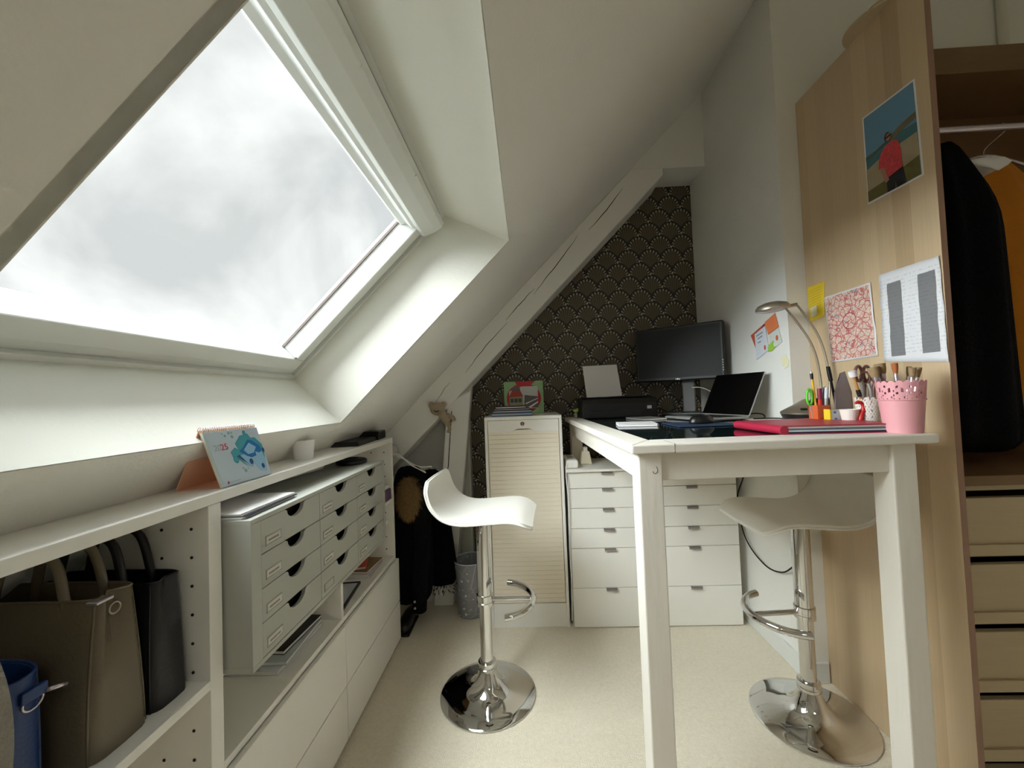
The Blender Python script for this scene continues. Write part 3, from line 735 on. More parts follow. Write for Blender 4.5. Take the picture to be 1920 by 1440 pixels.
build(MB().tube(bez([(-.62, 2.21, .82), (-.60, 2.18, .62), (-.615, 2.165, .36), (-.63, 2.17, .13)], 6), [.04] * 6 + [.044] * 6 + [.04] * 7, 14), 'sleeve', M_black_cloth, c1, smooth=True)
for k in range(2):
    build(MB().ball((-.640, 2.122, .165 + k * .035), .007, .003, .007, 10, 6), 'button', M_alu, c1, smooth=True)
c2 = coat('fur_coat', 'black fuzzy coat hanging on the right of the fur trimmed one', [(-.60, 2.37, .86, .03, .03), (-.585, 2.36, .82, .06, .05), (-.565, 2.35, .70, .065, .06), (-.555, 2.35, .50, .075, .06), (-.545, 2.35, .30, .09, .065), (-.54, 2.35, .17, .095, .07)], M_fur_black)
fm = MB()
rn = random.Random(9)
for i in range(2600):
    t = rn.random(); z = .16 + .70 * t; a = .098 - .045 * t; ph = rn.uniform(0, 2 * math.pi); cx_ = -.54 - .05 * t
    p = Vector((cx_ + a * math.cos(ph), 2.35 + .068 * math.sin(ph), z)); q = p + Vector((.016 * math.cos(ph), .016 * math.sin(ph), -.012))
    s_ = Vector((-math.sin(ph), math.cos(ph), 0)) * .0025; fm.add([p - s_, p + s_, q], [(0, 1, 2)])
build(fm, 'fur_pile', M_fur_black, c2, kind='stuff')
hg = thing('coat_hanger', 'white wire coat hanger carrying the black coats', 'hanger', (-.70, 2.30, .93))
build(MB().tube(bez([(-.86, 2.22, .93), (-.76, 2.24, .975), (-.68, 2.26, .905), (-.60, 2.28, .855)], 6), .004, 8), 'arm', M_white, hg, smooth=True)
build(MB().tube(bez([(-.85, 2.25, .985), (-.74, 2.28, .945), (-.66, 2.32, .885), (-.585, 2.36, .875)], 6), .004, 8), 'arm', M_white, hg, smooth=True)
build(MB().tube(bez([(-.76, 2.26, .96), (-.765, 2.26, 1.01), (-.79, 2.26, 1.03), (-.80, 2.26, 1.0)], 6), .003, 8), 'hook', M_ferrule, hg, smooth=True)
sh = thing('shoe', 'black shoe on the floor under the coats by the bookcase end', 'shoe', (-.72, 2.27, 0))
build(MB().loft([[(-.72 + s * .035 * math.cos(t) * k1, 2.20 + dy, max(0.012, hz + .028 * k1 * math.sin(t))) for t in [2 * math.pi * i / 12 for i in range(12)] for s in (1,)] for dy, hz, k1 in ((-.055, .03, .5), (-.03, .035, .95), (.03, .045, 1.1), (.09, .05, 1.0), (.14, .05, .8))]), 'upper', M_blackleather, sh, smooth=True)
build(MB().box(-.757, -.683, 2.145, 2.345, 0, .013), 'sole', M_blackm, sh, bevel=.005)
# small beige cloth figure hung on the beam
td = thing('soft_toy', 'small floppy beige soft toy hanging on the roof beam', 'soft toy', (-.53, 2.42, 1.10))
build(MB().ball((-.553, 2.425, 1.216), .046, .024, .040, 18, 12, .02), 'head', M_beige, td, smooth=True)
build(MB().ball((-.590, 2.43, 1.240), .018, .010, .022, 12, 8), 'ear', M_beige, td, smooth=True)
build(MB().ball((-.516, 2.43, 1.245), .018, .010, .016, 12, 8), 'ear', M_beige, td, smooth=True)
build(MB().tube([(-.570, 2.4015, 1.208), (-.555, 2.4005, 1.200), (-.540, 2.4015, 1.206)], .003, 6), 'mouth', M_crack, td, smooth=True)
build(MB().tube(bez([(-.530, 2.42, 1.195), (-.505, 2.418, 1.160), (-.488, 2.42, 1.118)], 6), [.026] * 5 + [.028] * 4 + [.020] * 4, 12), 'body', M_beige, td, smooth=True)
build(MB().tube(bez([(-.500, 2.418, 1.178), (-.462, 2.415, 1.165), (-.450, 2.415, 1.140)], 5), .013, 8), 'arm', M_beige, td, smooth=True)
build(MB().tube(bez([(-.492, 2.42, 1.13), (-.480, 2.41, 1.095), (-.488, 2.41, 1.070)], 5), .012, 8), 'leg', M_beige, td, smooth=True)
# waste bin
bn = thing('waste_bin', 'grey round waste bin printed with white shapes beside the tambour cabinet', 'waste bin', (-.375, 2.385, 0))
build(MB().lathe([(.078, 0), (.081, .003), (.094, .235), (.095, .245), (.098, .31), (.100, .312), (.098, .316), (.095, .31), (.091, .24), (.078, .01), (.001, .01)], (0, 0, 0), 48), 'bin_body', M_bin, bn, local=True, smooth='auto')
build(MB().tube([(.0985 * math.cos(t), .0985 * math.sin(t), .315) for t in [2 * math.pi * i / 48 for i in range(48)]], .0035, 8, closed=True), 'rim', M_binin, bn, local=True, smooth=True)
build(MB().lathe([(.0885, .20), (.0935, .24), (.0955, .311)], (0, 0, 0), 48, caps=False), 'liner', M_binin, bn, local=True, smooth=True)

# ================================================================== TAMBOUR CABINET
RX0, RX1, RY, RZ = -0.243, 0.190, 2.215, 1.164
rc = thing('tambour_cabinet', 'tall narrow white cabinet with cream roll-down shutter and lock drawer', 'cabinet', ((RX0 + RX1) / 2, 2.43, 0))
for a, b in ((RX0, RX0 + .016), (RX1 - .016, RX1)): build(MB().box(a, b, RY, 2.66, 0, RZ - .018), 'side_panel', M_white, rc, bevel=.001)
build(MB().box(RX0, RX1, RY - .002, 2.66, RZ - .018, RZ), 'top_panel', M_white, rc, bevel=.0015)
build(MB().box(RX0 + .016, RX1 - .016, RY + .03, 2.65, .13, RZ - .018), 'carcass', M_white, rc)
build(MB().box(RX0 + .016, RX1 - .016, RY + .004, RY + .03, 0, .128), 'plinth', M_white, rc, bevel=.001)
xm = (RX0 + RX1) / 2
pts = [(RX0 + .018, RZ - .02), (RX0 + .018, 1.077), (xm - .075, 1.077), (xm - .060, 1.079), (xm - .050, 1.086), (xm - .038, 1.092), (xm - .02, 1.095), (xm + .02, 1.095), (xm + .038, 1.092), (xm + .050, 1.086), (xm + .060, 1.079), (xm + .075, 1.077), (RX1 - .018, 1.077), (RX1 - .018, RZ - .02)]
dr = build(MB().prism(pts, 'y', RY + .003, RY + .02), 'drawer', M_white, rc, bevel=.0008, bseg=1)
lk = MB().lathe([(.011, 0), (.011, .003), (.009, .005)], (0, 0, 0), 20); lk.xf(Matrix.Translation((xm - .004, RY + .003, 1.122)) @ Matrix.Rotation(R(90), 4, 'X'))
build(lk, 'lock', mat('lock_bronze', (120, 82, 74), .35, .8), dr, smooth='auto')
build(MB().box(xm - .006, xm - .002, RY - .012, RY - .001, 1.114, 1.130), 'key', M_ferrule, dr, bevel=.001)
ns = 38; zt, zb = 1.088, .131; hs_ = (zt - zb) / ns; slat_me = None
for k in range(ns):
    z0 = zb + k * hs_
    if slat_me is None:
        s0 = build(MB().prism([(RY + .009, 0), (RY + .0078, .0008), (RY + .0078, hs_ - .0016), (RY + .009, hs_ - .0006), (RY + .014, hs_ - .0006), (RY + .014, 0)], 'x', RX0 + .019, RX1 - .019), 'slat', M_cream, rc)
        slat_me = s0; base = s0.location.copy()
        s0.location.z = base.z + z0
    else:
        o = slat_me.copy(); COL.objects.link(o); o.location.z = base.z + z0
# things on the cabinet
tr = thing('train_calendar', 'wall calendar with red train picture leaning upright on the tambour cabinet', 'calendar', (-.02, 2.47, RZ))
TX0, TX1, TZ0, TZ1, TY = -.14, .105, RZ + .0003, RZ + .205, 2.47
def tpoly(pts, m, name, k, par=None):
    q = [(TX0 + u * (TX1 - TX0), TZ0 + v * (TZ1 - TZ0)) for u, v in pts]
    return build(MB().prism(q, 'y', TY - .0006 * (k + 1), TY - .0006 * k), name, m, par or tr)
build(MB().box(TX0, TX1, TY, TY + .004, TZ0, TZ1), 'backing', M_paper, tr)
cvr = tpoly([(0, 0), (1, 0), (1, 1), (0, 1)], mat('print_leaf', (142, 180, 130), .5, var=.25, vscale=25), 'cover_page', 0)
oct_ = lambda cx, cy_, a, b: [(cx + a * math.cos(t), cy_ + b * math.sin(t)) for t in [2 * math.pi * (i + .5) / 20 for i in range(20)]]
tpoly(oct_(.5, .48, .44, .46), mat('print_red', (182, 32, 40), .5), 'print', 1, cvr); tpoly([(.28, 1), (.80, 1), (.66, .84), (.36, .84)], MATS['print_red'], 'print', 2, cvr)
tpoly([(.13, .20), (.86, .16), (.86, .84), (.45, .84), (.13, .70)], mat('print_sky', (196, 196, 196), .5), 'print', 2, cvr)
tpoly([(.13, .56), (.20, .72), (.42, .70), (.48, .56), (.46, .50), (.13, .50)], mat('print_train', (168, 60, 46), .5), 'print', 3, cvr)
tpoly([(.13, .22), (.48, .20), (.48, .54), (.13, .52)], mat('print_carriage', (150, 146, 116), .5), 'print', 4, cvr)
for q in range(3): tpoly([(.16 + q * .10, .36), (.24 + q * .10, .36), (.24 + q * .10, .48), (.16 + q * .10, .48)], mat('print_window', (70, 78, 74), .4) if q == 0 else MATS['print_window'], 'print', 5, cvr)
tpoly([(.20, .72), (.42, .70), (.40, .84), (.24, .84)], mat('print_roof', (90, 96, 92), .5), 'print', 3, cvr)
tpoly([(.50, .20), (.86, .18), (.86, .52), (.52, .58)], mat('print_yard', (96, 92, 88), .5, var=.3, vscale=60), 'print', 3, cvr)
tpoly([(.56, .18), (.66, .18), (.86, .34), (.86, .38)], M_paper, 'print', 4, cvr); tpoly([(.52, .32), (.56, .30), (.86, .46), (.86, .48)], M_paper, 'print', 4, cvr)
g = 'notebooks stacked on the tambour cabinet'
zc_ = RZ + .0004
for (x0, x1, y0, y1, h_, m_, rz_, lb) in ((-.205, .025, 2.25, 2.40, .020, M_bluebook, .03, 'blue grey notebook at the bottom of the stack on the tambour cabinet'),
                                         (-.195, .03, 2.255, 2.41, .012, M_navy, -.03, 'thin navy notebook second from the bottom on the tambour cabinet'),
                                         (-.190, .015, 2.255, 2.40, .010, M_blackleather, .02, 'thin black notebook third from the bottom on the tambour cabinet'),
                                         (-.185, -.01, 2.26, 2.40, .012, mat('cover_wine', (60, 24, 40), .5), .05, 'dark wine notebook on top of the stack on the tambour cabinet')):
    book('notebook', lb, 'notebook', x0, x1, y0, y1, zc_, h_, m_, rz_, group=g, ct=.0075 if m_ is M_bluebook else .0034); zc_ += h_ + .0005

# ================================================================== DRAWER CHESTS
def chest(x0, x1, label):
    r = thing('drawer_chest', label, 'drawer chest', ((x0 + x1) / 2, 2.39, 0), 0, 'two white six drawer chests below the desk')
    build(MB().box(x0, x1, 2.222, 2.555, 0.004, .8475), 'carcass', M_white, r, bevel=.001)
    build(MB().box(x0 - (.012 if x0 < .5 else 0), x1, 2.185, 2.56, .848, .861), 'top_panel', M_white, r, bevel=.001)
    zs = [.845, .756, .647, .537, .43, .216, .004]
    for i in range(6):
        d = build(MB().box(x0 + .001, x1 - .001, 2.20, 2.2215, zs[i + 1] + .0015, zs[i] - .0015), 'drawer', M_white, r, bevel=.001)
        xc = (x0 + x1) / 2 - .015
        build(MB().box(xc - .030, xc + .030, 2.188, 2.2005, zs[i] - .003, zs[i] - .0012).box(xc - .030, xc + .030, 2.188, 2.190, zs[i] - .014, zs[i] - .0012), 'handle', M_alu, d)
    return r
chest(.212, .6635, 'white six drawer chest under the left of the desk beside the tambour cabinet')
chest(.6645, 1.118, 'white six drawer chest under the right of the desk near the right wall')
ps = thing('power_strip', 'white power strip lying on the left drawer chest', 'power strip', (.24, 2.33, .8612))
b = MB().box(-.035, .035, -.11, .11, 0, .048); build(b, 'housing', M_white, ps, local=True, bevel=.012, bseg=3)
for k in range(3): build(MB().lathe([(.019, .0482), (.019, .0492), (.016, .0494)], (0, -.06 + k * .06, 0), 20), 'socket', M_case, ps, local=True, smooth='auto')
ch = thing('charger', 'cream plug-in charger standing beside the power strip', 'charger', (.335, 2.37, .8612))
build(MB().hexa([(-.035, -.03, 0), (.035, -.03, 0), (.035, .03, 0), (-.035, .03, 0)], [(-.024, -.02, .075), (.022, -.02, .075), (.022, .02, .075), (-.024, .02, .075)]), 'housing', mat('cream_plastic', (222, 214, 190), .4), ch, local=True, bevel=.006)
build(MB().box(-.012, .012, -.012, .012, .075, .10), 'plug', M_white, ch, local=True, bevel=.003)
build(MB().tube(bez([(.215, 2.24, .91), (.200, 2.19, .85), (.205, 2.185, .70), (.203, 2.19, .45), (.205, 2.19, .25), (.200, 2.19, .05)], 8), .0028, 8), 'white_cable', M_white, None, smooth=True, label='thin white cable running down between cabinet and drawer chest', cat='cable', origin=(.2, 2.19, 0))

# ================================================================== TABLE
TZ = 1.13
tb = thing('high_table', 'high white painted wooden table with dark glass inlay in its top', 'table', (.288, 1.114, 0), R(2.0))
TW, TL = .855, 1.43
def tbox(x0, x1, y0, y1, z0, z1): return MB().box(x0, x1, y0, y1, z0, z1)
th_ = .026
build(MB().prism([(0, 0), (TW, 0), (TW - .10, .115), (.085, .115)], 'z', TZ - th_, TZ), 'front_board', M_tablewhite, tb, local=True, bevel=.004)
build(MB().prism([(0, 0), (.085, .115), (.085, TL - .10), (0, TL)], 'z', TZ - th_, TZ), 'side_board', M_tablewhite, tb, local=True, bevel=.004)
build(MB().prism([(TW, 0), (TW, TL), (TW - .10, TL - .10), (TW - .10, .115)], 'z', TZ - th_, TZ), 'side_board', M_tablewhite, tb, local=True, bevel=.004)
build(MB().prism([(0, TL), (.085, TL - .10), (TW - .10, TL - .10), (TW, TL)], 'z', TZ - th_, TZ), 'back_board', M_tablewhite, tb, local=True, bevel=.004)
build(tbox(.0855, TW - .1005, .1155, TL - .1005, TZ - .012, TZ - .0012), 'glass_inlay', M_glass_top, tb, local=True)
build(tbox(.0855, TW - .1005, .1155, TL - .1005, TZ - th_, TZ - .0125), 'inner_board', M_tablewhite, tb, local=True)
build(MB().box(.118, .1192, -.0004, .08, TZ - th_ - .0002, TZ + .0002), 'joint_line', M_crack, tb, local=True)
lw = .068
for x_ in (.022, TW - lw - .045):
    for y_ in (.022, TL - lw - .04):
        build(tbox(x_, x_ + lw, y_, y_ + lw, 0, TZ - th_), 'leg', M_tablewhite, tb, local=True, bevel=.004)
az0 = TZ - th_ - .082
build(tbox(.022 + lw, TW - lw - .045, .034, .056, az0, TZ - th_), 'apron', M_tablewhite, tb, local=True, bevel=.002)
build(tbox(.022 + lw, TW - lw - .045, TL - .08, TL - .06, az0, TZ - th_), 'apron', M_tablewhite, tb, local=True, bevel=.002)
for x_ in (.030, TW - .045 - .030): build(tbox(x_, x_ + .022, .022 + lw, TL - lw - .04, az0, TZ - th_), 'apron', M_tablewhite, tb, local=True, bevel=.002)
u_ = MB().tube([(.068 + .007 * math.cos(t), .0215, TZ - .075 + .008 * math.sin(t) * 1.3) for t in [R(200 + i * 17) for i in range(14)]], .0008, 5)
build(u_, 'scratch', M_crack, tb, local=True)

# ================================================================== STOOLS
def stool_parts(root):
    build(MB().lathe([(.200, 0), (.205, .003), (.205, .007), (.200, .011), (.15, .018), (.105, .026), (.075, .040), (.055, .062), (.043, .088), (.037, .108), (.001, .108)], (0, 0, 0), 72), 'base', M_chrome, root, local=True, smooth='auto')
    build(MB().lathe([(.036, 0), (.040, .003), (.040, .012), (.036, .015), (.036, .019), (.040, .022), (.038, .034), (.030, .036), (.001, .036)], (0, 0, .107), 40), 'base_ring', M_chrome, root, local=True, smooth='auto')
    build(MB().lathe([(.0265, .142), (.0265, .40)], (0, 0, 0), 32), 'lower_pole', M_chrome, root, local=True, smooth='auto')
    build(MB().lathe([(.0315, .405), (.0315, .745), (.028, .748)], (0, 0, 0), 32), 'upper_pole', M_chrome, root, local=True, smooth='auto')
    build(MB().lathe([(.031, .378), (.036, .380), (.036, .394), (.034, .396), (.034, .402), (.036, .404), (.036, .424), (.031, .427)], (0, 0, 0), 36), 'collar', M_chrome, root, local=True, smooth='auto')
    build(MB().lathe([(.05, .745), (.055, .750), (.055, .758), (.03, .775)], (0, 0, 0), 28), 'seat_plate', M_black, root, local=True, smooth='auto')
    lv = MB().tube([(0, -.03, .748), (.02, -.13, .744), (.022, -.16, .740)], .005, 8)
    build(lv, 'lift_lever', M_chrome, root, local=True, smooth=True)
def footrest(root, ang):
    f = MB().tube([(.034 * math.cos(ang), .034 * math.sin(ang), .402), (.205 * math.cos(ang), .205 * math.sin(ang), .402)], .0095, 16)
    cx, cy_ = .055 * math.cos(ang), .055 * math.sin(ang)
    n = 28; f2 = [(cx + .155 * math.cos(ang + R(-76 + 152 * i / n)), cy_ + .155 * math.sin(ang + R(-76 + 152 * i / n)), .402) for i in range(n + 1)]
    f.tube(f2, .0140, 16)
    build(f, 'footrest', M_chrome, root, local=True, smooth='auto')
def seat(root):
    prof = bez([(-.195, .165), (-.190, .120), (-.168, .065), (-.120, .022), (-.05, .006), (.06, .012), (.13, .016), (.18, .008), (.228, -.018)], 5)
    n = len(prof); W_ = .185; cols = 16; rings = []; top = []; thick = .016
    for i, p in enumerate(prof):
        t = prof[min(i + 1, n - 1)] - prof[max(i - 1, 0)]; nn = Vector((-t.y, t.x, 0)).normalized()
        s = i / (n - 1); e = min(s, 1 - s) * n / 5.0
        w_ = W_ * (1 - .16 * max(0, 1 - e) ** 2) * (1 if s > .25 else (.93 + .07 * s / .25))
        row = []
        for k in range(cols + 1):
            v = -1 + 2 * k / cols; dish = .010 * (1 - v * v)
            row.append((Vector((p.x, 0, p.y)), w_ * v, dish, nn))
        top.append(row)
    mm = MB(); vs = []
    N = cols + 1
    for side in (1, -1):
        for row in top:
            for (p, y, dish, nn) in row:
                h = thick / 2 * side
                vs.append((p.x + nn.x * (h - dish), y, p.z + nn.y * (h - dish) + .775))
    fs = []; S = n * N
    for i in range(n - 1):
        for k in range(cols):
            a = i * N + k; fs.append((a, a + 1, a + N + 1, a + N)); fs.append((S + a, S + a + N, S + a + N + 1, S + a + 1))
    edge = [k for k in range(N)] + [i * N + cols for i in range(1, n)] + [(n - 1) * N + k for k in range(cols - 1, -1, -1)] + [i * N for i in range(n - 2, 0, -1)]
    for j in range(len(edge)):
        a, b_ = edge[j], edge[(j + 1) % len(edge)]; fs.append((a, b_, S + b_, S + a))
    mm.add(vs, fs)
    build(mm, 'seat', M_leather, root, local=True, smooth='auto')
    pip = [tuple((Vector(vs[e]) * .25 + Vector(vs[S + e]) * .75)) for e in edge]
    build(MB().tube(pip, .0042, 8, closed=True), 'seat_piping', M_leather, root, local=True, smooth=True)
s1 = thing('bar_stool', 'white and chrome bar stool standing free in front of the tambour cabinet', 'bar stool', (-.215, 1.738, 0), R(-4), 'white and chrome bar stools')
stool_parts(s1); seat(s1); footrest(s1, R(4))
s2 = dup(s1, (1.045, 1.598, 0), R(180), 'white and chrome bar stool tucked under the high table')

# ================================================================== ON THE TABLE
GZ = TZ + .0003
# printer
pr = thing('printer', 'black inkjet printer with a sheet in its rear feed on the table corner', 'printer', (.535, 2.42, GZ))
build(MB().prism([(-.12, 0), (-.12, .085), (-.105, .112), (.10, .118), (.115, .10), (.115, 0)], 'x', -.215, .215).xf(Matrix.Translation((0, 0, 0))), 'housing', M_black, pr, local=True, bevel=.006)
build(MB().box(-.195, .195, -.075, .085, .1185, .1215), 'scanner_lid', M_blackm, pr, local=True, bevel=.002)
build(MB().box(-.17, .12, -.1225, -.120, .012, .045), 'paper_slot', M_blackm, pr, local=True, bevel=.001)
build(MB().box(.155, .180, -.1222, -.1200, .048, .066), 'badge', mat('badge_grey', (150, 150, 148), .4), pr, local=True)
build(MB().hexa([(.378, 2.50, 1.249), (.598, 2.50, 1.255), (.598, 2.501, 1.255), (.378, 2.501, 1.249)], [(.365, 2.54, 1.452), (.582, 2.54, 1.455), (.582, 2.541, 1.455), (.365, 2.541, 1.452)]), 'paper_sheet', M_paper, None,
      label='blank white sheet standing up in the black printer', cat='paper', origin=(.48, 2.5, 1.249))
# green and glass trinket
tk = thing('trinket', 'small glass bottle with lime green top beside the printer', 'trinket', (.297, 2.42, GZ))
build(MB().lathe([(.010, 0), (.012, .004), (.012, .025), (.006, .032), (.006, .036)], (0, 0, 0), 16), 'bottle', M_silver, tk, local=True, smooth='auto')
build(MB().hexa([(-.012, -.004, .036), (.014, -.004, .036), (.014, .004, .036), (-.012, .004, .036)], [(-.020, -.004, .050), (.016, -.004, .062), (.016, .004, .062), (-.020, .004, .050)]), 'top', M_lime, tk, local=True, bevel=.002)
# monitor
mo = thing('monitor', 'large black computer monitor on a grey stand by the right wall', 'monitor', (.935, 2.42, GZ), math.atan2(2.24 - 2.54, 1.11 - .705))
mwd, mz0, mz1 = .253, .203, .533
mo.location = (.9085, 2.39, GZ)
build(MB().box(-mwd, mwd, 0, .05, mz0, mz1), 'housing', M_black, mo, local=True, bevel=.008)
build(MB().box(-mwd + .016, mwd - .016, -.0012, .0005, mz0 + .020, mz1 - .016), 'screen', M_screen, mo, local=True)
for k in range(5): build(MB().box(mwd - .011, mwd - .006, -.0015, .0005, mz0 + .045 + k * .014, mz0 + .052 + k * .014), 'button', M_alu, mo, local=True)
text('DELL', .013, M_ferrule, mo, chain(mo) @ axes((-.015, -.0006, mz0 + .006), (1, 0, 0), (0, 0, 1)), name='logo')
build(MB().box(.0, .072, .07, .09, .012, mz0 + .16), 'stand_column', M_standgrey, mo, local=True, bevel=.006)
build(MB().box(.01, .062, .05, .071, mz0 + .08, mz0 + .14), 'stand_mount', M_black, mo, local=True, bevel=.004)
build(MB().box(-.10, .15, -.03, .13, 0, .012), 'stand_foot', M_standgrey, mo, local=True, bevel=.004)
# cables behind the monitor
build(MB().tube(bez([(.90, 2.44, 1.33), (.91, 2.43, 1.24), (.88, 2.42, 1.20), (.92, 2.40, 1.15), (1.0, 2.38, 1.137)], 8), .003, 8), 'black_cable', M_blackm, None, smooth=True, label='black cable dangling below the monitor behind the laptop', cat='cable', origin=(.9, 2.4, 1.13))
build(MB().tube(bez([(.97, 2.35, 1.29), (1.02, 2.33, 1.285), (1.07, 2.30, 1.25), (1.10, 2.30, 1.20), (1.10, 2.28, 1.134)], 8), .002, 8), 'white_cable', M_white, None, smooth=True, label='thin white cable curling out below the monitor', cat='cable', origin=(1.0, 2.3, 1.13))
build(MB().tube(bez([(1.04, 1.98, 1.134), (1.09, 1.96, 1.150), (1.12, 1.93, 1.148), (1.10, 1.88, 1.134), (1.04, 1.86, 1.1335), (1.12, 1.84, 1.1335), (1.14, 1.80, 1.1335)], 8), .0028, 8), 'black_cable', M_blackm, None, smooth=True, label='black cable looping on the table beside the laptop', cat='cable', origin=(1.1, 1.9, 1.13))
# laptop
la = thing('laptop', 'open laptop with black screen and silver edge on the table', 'laptop', (.985, 2.03, GZ), math.atan2(.30, -.085) - R(90))
# local frame: hinge along Y, keyboard toward -X
lx = MB().box(-.225, .005, -.155, .155, 0.002, .014); build(lx, 'keyboard_deck', M_silver, la, local=True, bevel=.003)
ky = MB()
for i in range(5):
    for j in range(13): ky.box(-.150 + i * .026, -.128 + i * .026, -.142 + j * .0218, -.123 + j * .0218, .014, .0155)
build(ky, 'keys', M_blackm, la, local=True, kind='stuff')
build(MB().box(-.215, -.165, -.05, .05, .014, .0146), 'touchpad', M_alu, la, local=True)
hgx = R(27)
scm = Matrix.Translation((.004, 0, .014)) @ Matrix.Rotation(hgx, 4, 'Y')
build(MB().box(0, .006, -.155, .155, 0, .232).xf(scm), 'lid', M_silver, la, local=True, bevel=.002)
build(MB().box(-.0012, 0, -.153, .153, .004, .230).xf(scm), 'screen', M_lapscreen, la, local=True)
# papers / notebooks, pad and mouse
book('spiral_notebook', 'open white spiral notebook beside the mouse pad', 'notebook', .40, .56, 1.70, 1.86, GZ, .009, M_paper, R(-8), spiral=True)
book('silver_keyboard', 'thin silver pad lying left of the laptop', 'notepad', .56, .70, 2.04, 2.22, GZ, .008, M_silver, R(12))
pd_ = MB().box(.60, .83, 1.59, 1.80, GZ, GZ + .004)
build(pd_, 'mouse_pad', mat('pad_blue', (40, 58, 84), .6), None, bevel=.001, label='thin dark blue mouse pad under the black mouse', cat='mouse pad', origin=(.71, 1.69, GZ))
ms = thing('mouse', 'black computer mouse on the blue pad', 'mouse', (.735, 1.70, GZ + .0045), R(12))
rg = []
for j in range(9):
    t = j / 8; zz = .036 * math.sin(math.pi * t / 2 * 1.0) ; k_ = math.cos(math.pi / 2 * t) ** .55 if t < 1 else .03
    rg.append([(.056 * k_ * math.cos(a), .032 * k_ * math.sin(a), zz) for a in [2 * math.pi * i / 24 for i in range(24)]])
build(MB().loft(rg), 'shell', M_black, ms, local=True, smooth=True)
build(MB().tube([(.028, -.0, .026 + .007 * math.sin(a)) if False else (.026 + .008 * math.cos(a), 0, .028 + .008 * math.sin(a)) for a in [2 * math.pi * i / 12 for i in range(12)]], .0035, 6, closed=True), 'scroll_wheel', M_alu, ms, local=True, smooth=True)
# red folder
rf = thing('red_folder', 'fat red ring folder full of papers at the front of the table', 'folder', (.95, 1.375, GZ))
P0, P1, P2, P3 = (.765, 1.478), (.780, 1.235), (1.075, 1.205), (1.13, 1.49)
sc_ = lambda k: [(.95 + (p[0] - .95) * k, 1.36 + (p[1] - 1.36) * k) for p in (P0, P1, P2, P3)]
build(MB().prism(sc_(1.0), 'z', GZ, GZ + .003), 'bottom_cover', M_red, rf, bevel=.001)
build(MB().prism(sc_(1.0), 'z', GZ + .024, GZ + .027), 'top_cover', M_red, rf, bevel=.001)
zz = GZ + .0032
for i, (h_, m_, k_) in enumerate(((.004, M_navy, .985), (.005, M_paperblue, .975), (.005, mat('sleeve_grey', (96, 104, 116), .4), .98), (.006, M_paper, .965))):
    build(MB().prism(sc_(k_), 'z', zz, zz + h_), 'papers', m_, rf, bevel=.0008, bseg=1); zz += h_ + .0001
build(MB().tube([(P0[0], P0[1], GZ + .0135), (P1[0], P1[1], GZ + .0135)], .0138, 14), 'spine', M_red, rf, smooth='auto')
# desk lamp
LS = lambda x, y, z: (x * 1.04, y * 1.04, 1.28 + (z - 1.28) * 1.04)
lm = thing('desk_lamp', 'pewter desk lamp with twin curved arms and a flat round head', 'lamp', (1.140, 1.665, GZ))
build(MB().lathe([(.066, 0), (.078, .012), (.086, .032), (.001, .033)], (1.140, 1.665, GZ), 40), 'lower_base', M_black, lm, smooth='auto')
build(MB().lathe([(.087, .033), (.088, .037), (.084, .043), (.045, .066), (.010, .088), (.001, .092)], (1.140, 1.665, GZ), 40), 'upper_base', M_pewter, lm, smooth='auto')
build(MB().box(1.085, 1.105, 1.600, 1.615, GZ + .050, GZ + .058), 'switch', M_black, lm, bevel=.002)
armA = bez([LS(1.145, 1.585, 1.165), LS(1.150, 1.585, 1.30), LS(1.123, 1.585, 1.44), LS(1.052, 1.60, 1.575), LS(1.03, 1.605, 1.588)], 8)
armB = bez([LS(1.165, 1.575, 1.165), LS(1.176, 1.575, 1.31), LS(1.152, 1.58, 1.46), LS(1.090, 1.59, 1.583), LS(1.075, 1.60, 1.596)], 8)
build(MB().tube(armA, .0042, 10), 'arm', M_pewter, lm, smooth=True); build(MB().tube(armB, .0042, 10), 'arm', M_pewter, lm, smooth=True)
build(MB().tube([LS(1.03, 1.60, 1.590), LS(1.085, 1.597, 1.600)], .007, 12), 'pivot', M_pewter, lm, smooth='auto')
hd = MB().lathe([(.001, .026), (.03, .024), (.052, .016), (.062, .004), (.062, -.006), (.05, -.009)], (0, 0, 0), 36); hd.xf(Matrix.Translation(LS(.995, 1.605, 1.590)) @ Matrix.Rotation(R(-4), 4, 'Y') @ Matrix.Scale(1.0, 4))
build(hd, 'lamp_head', M_pewter, lm, smooth='auto')
hl = MB().lathe([(.001, -.014), (.040, -.013), (.05, -.008)], (0, 0, 0), 28); hl.xf(Matrix.Translation(LS(.995, 1.605, 1.590)) @ Matrix.Rotation(R(-4), 4, 'Y'))
build(hl, 'diffuser', mat('lamp_glass', (190, 190, 184), .15), lm, smooth='auto')

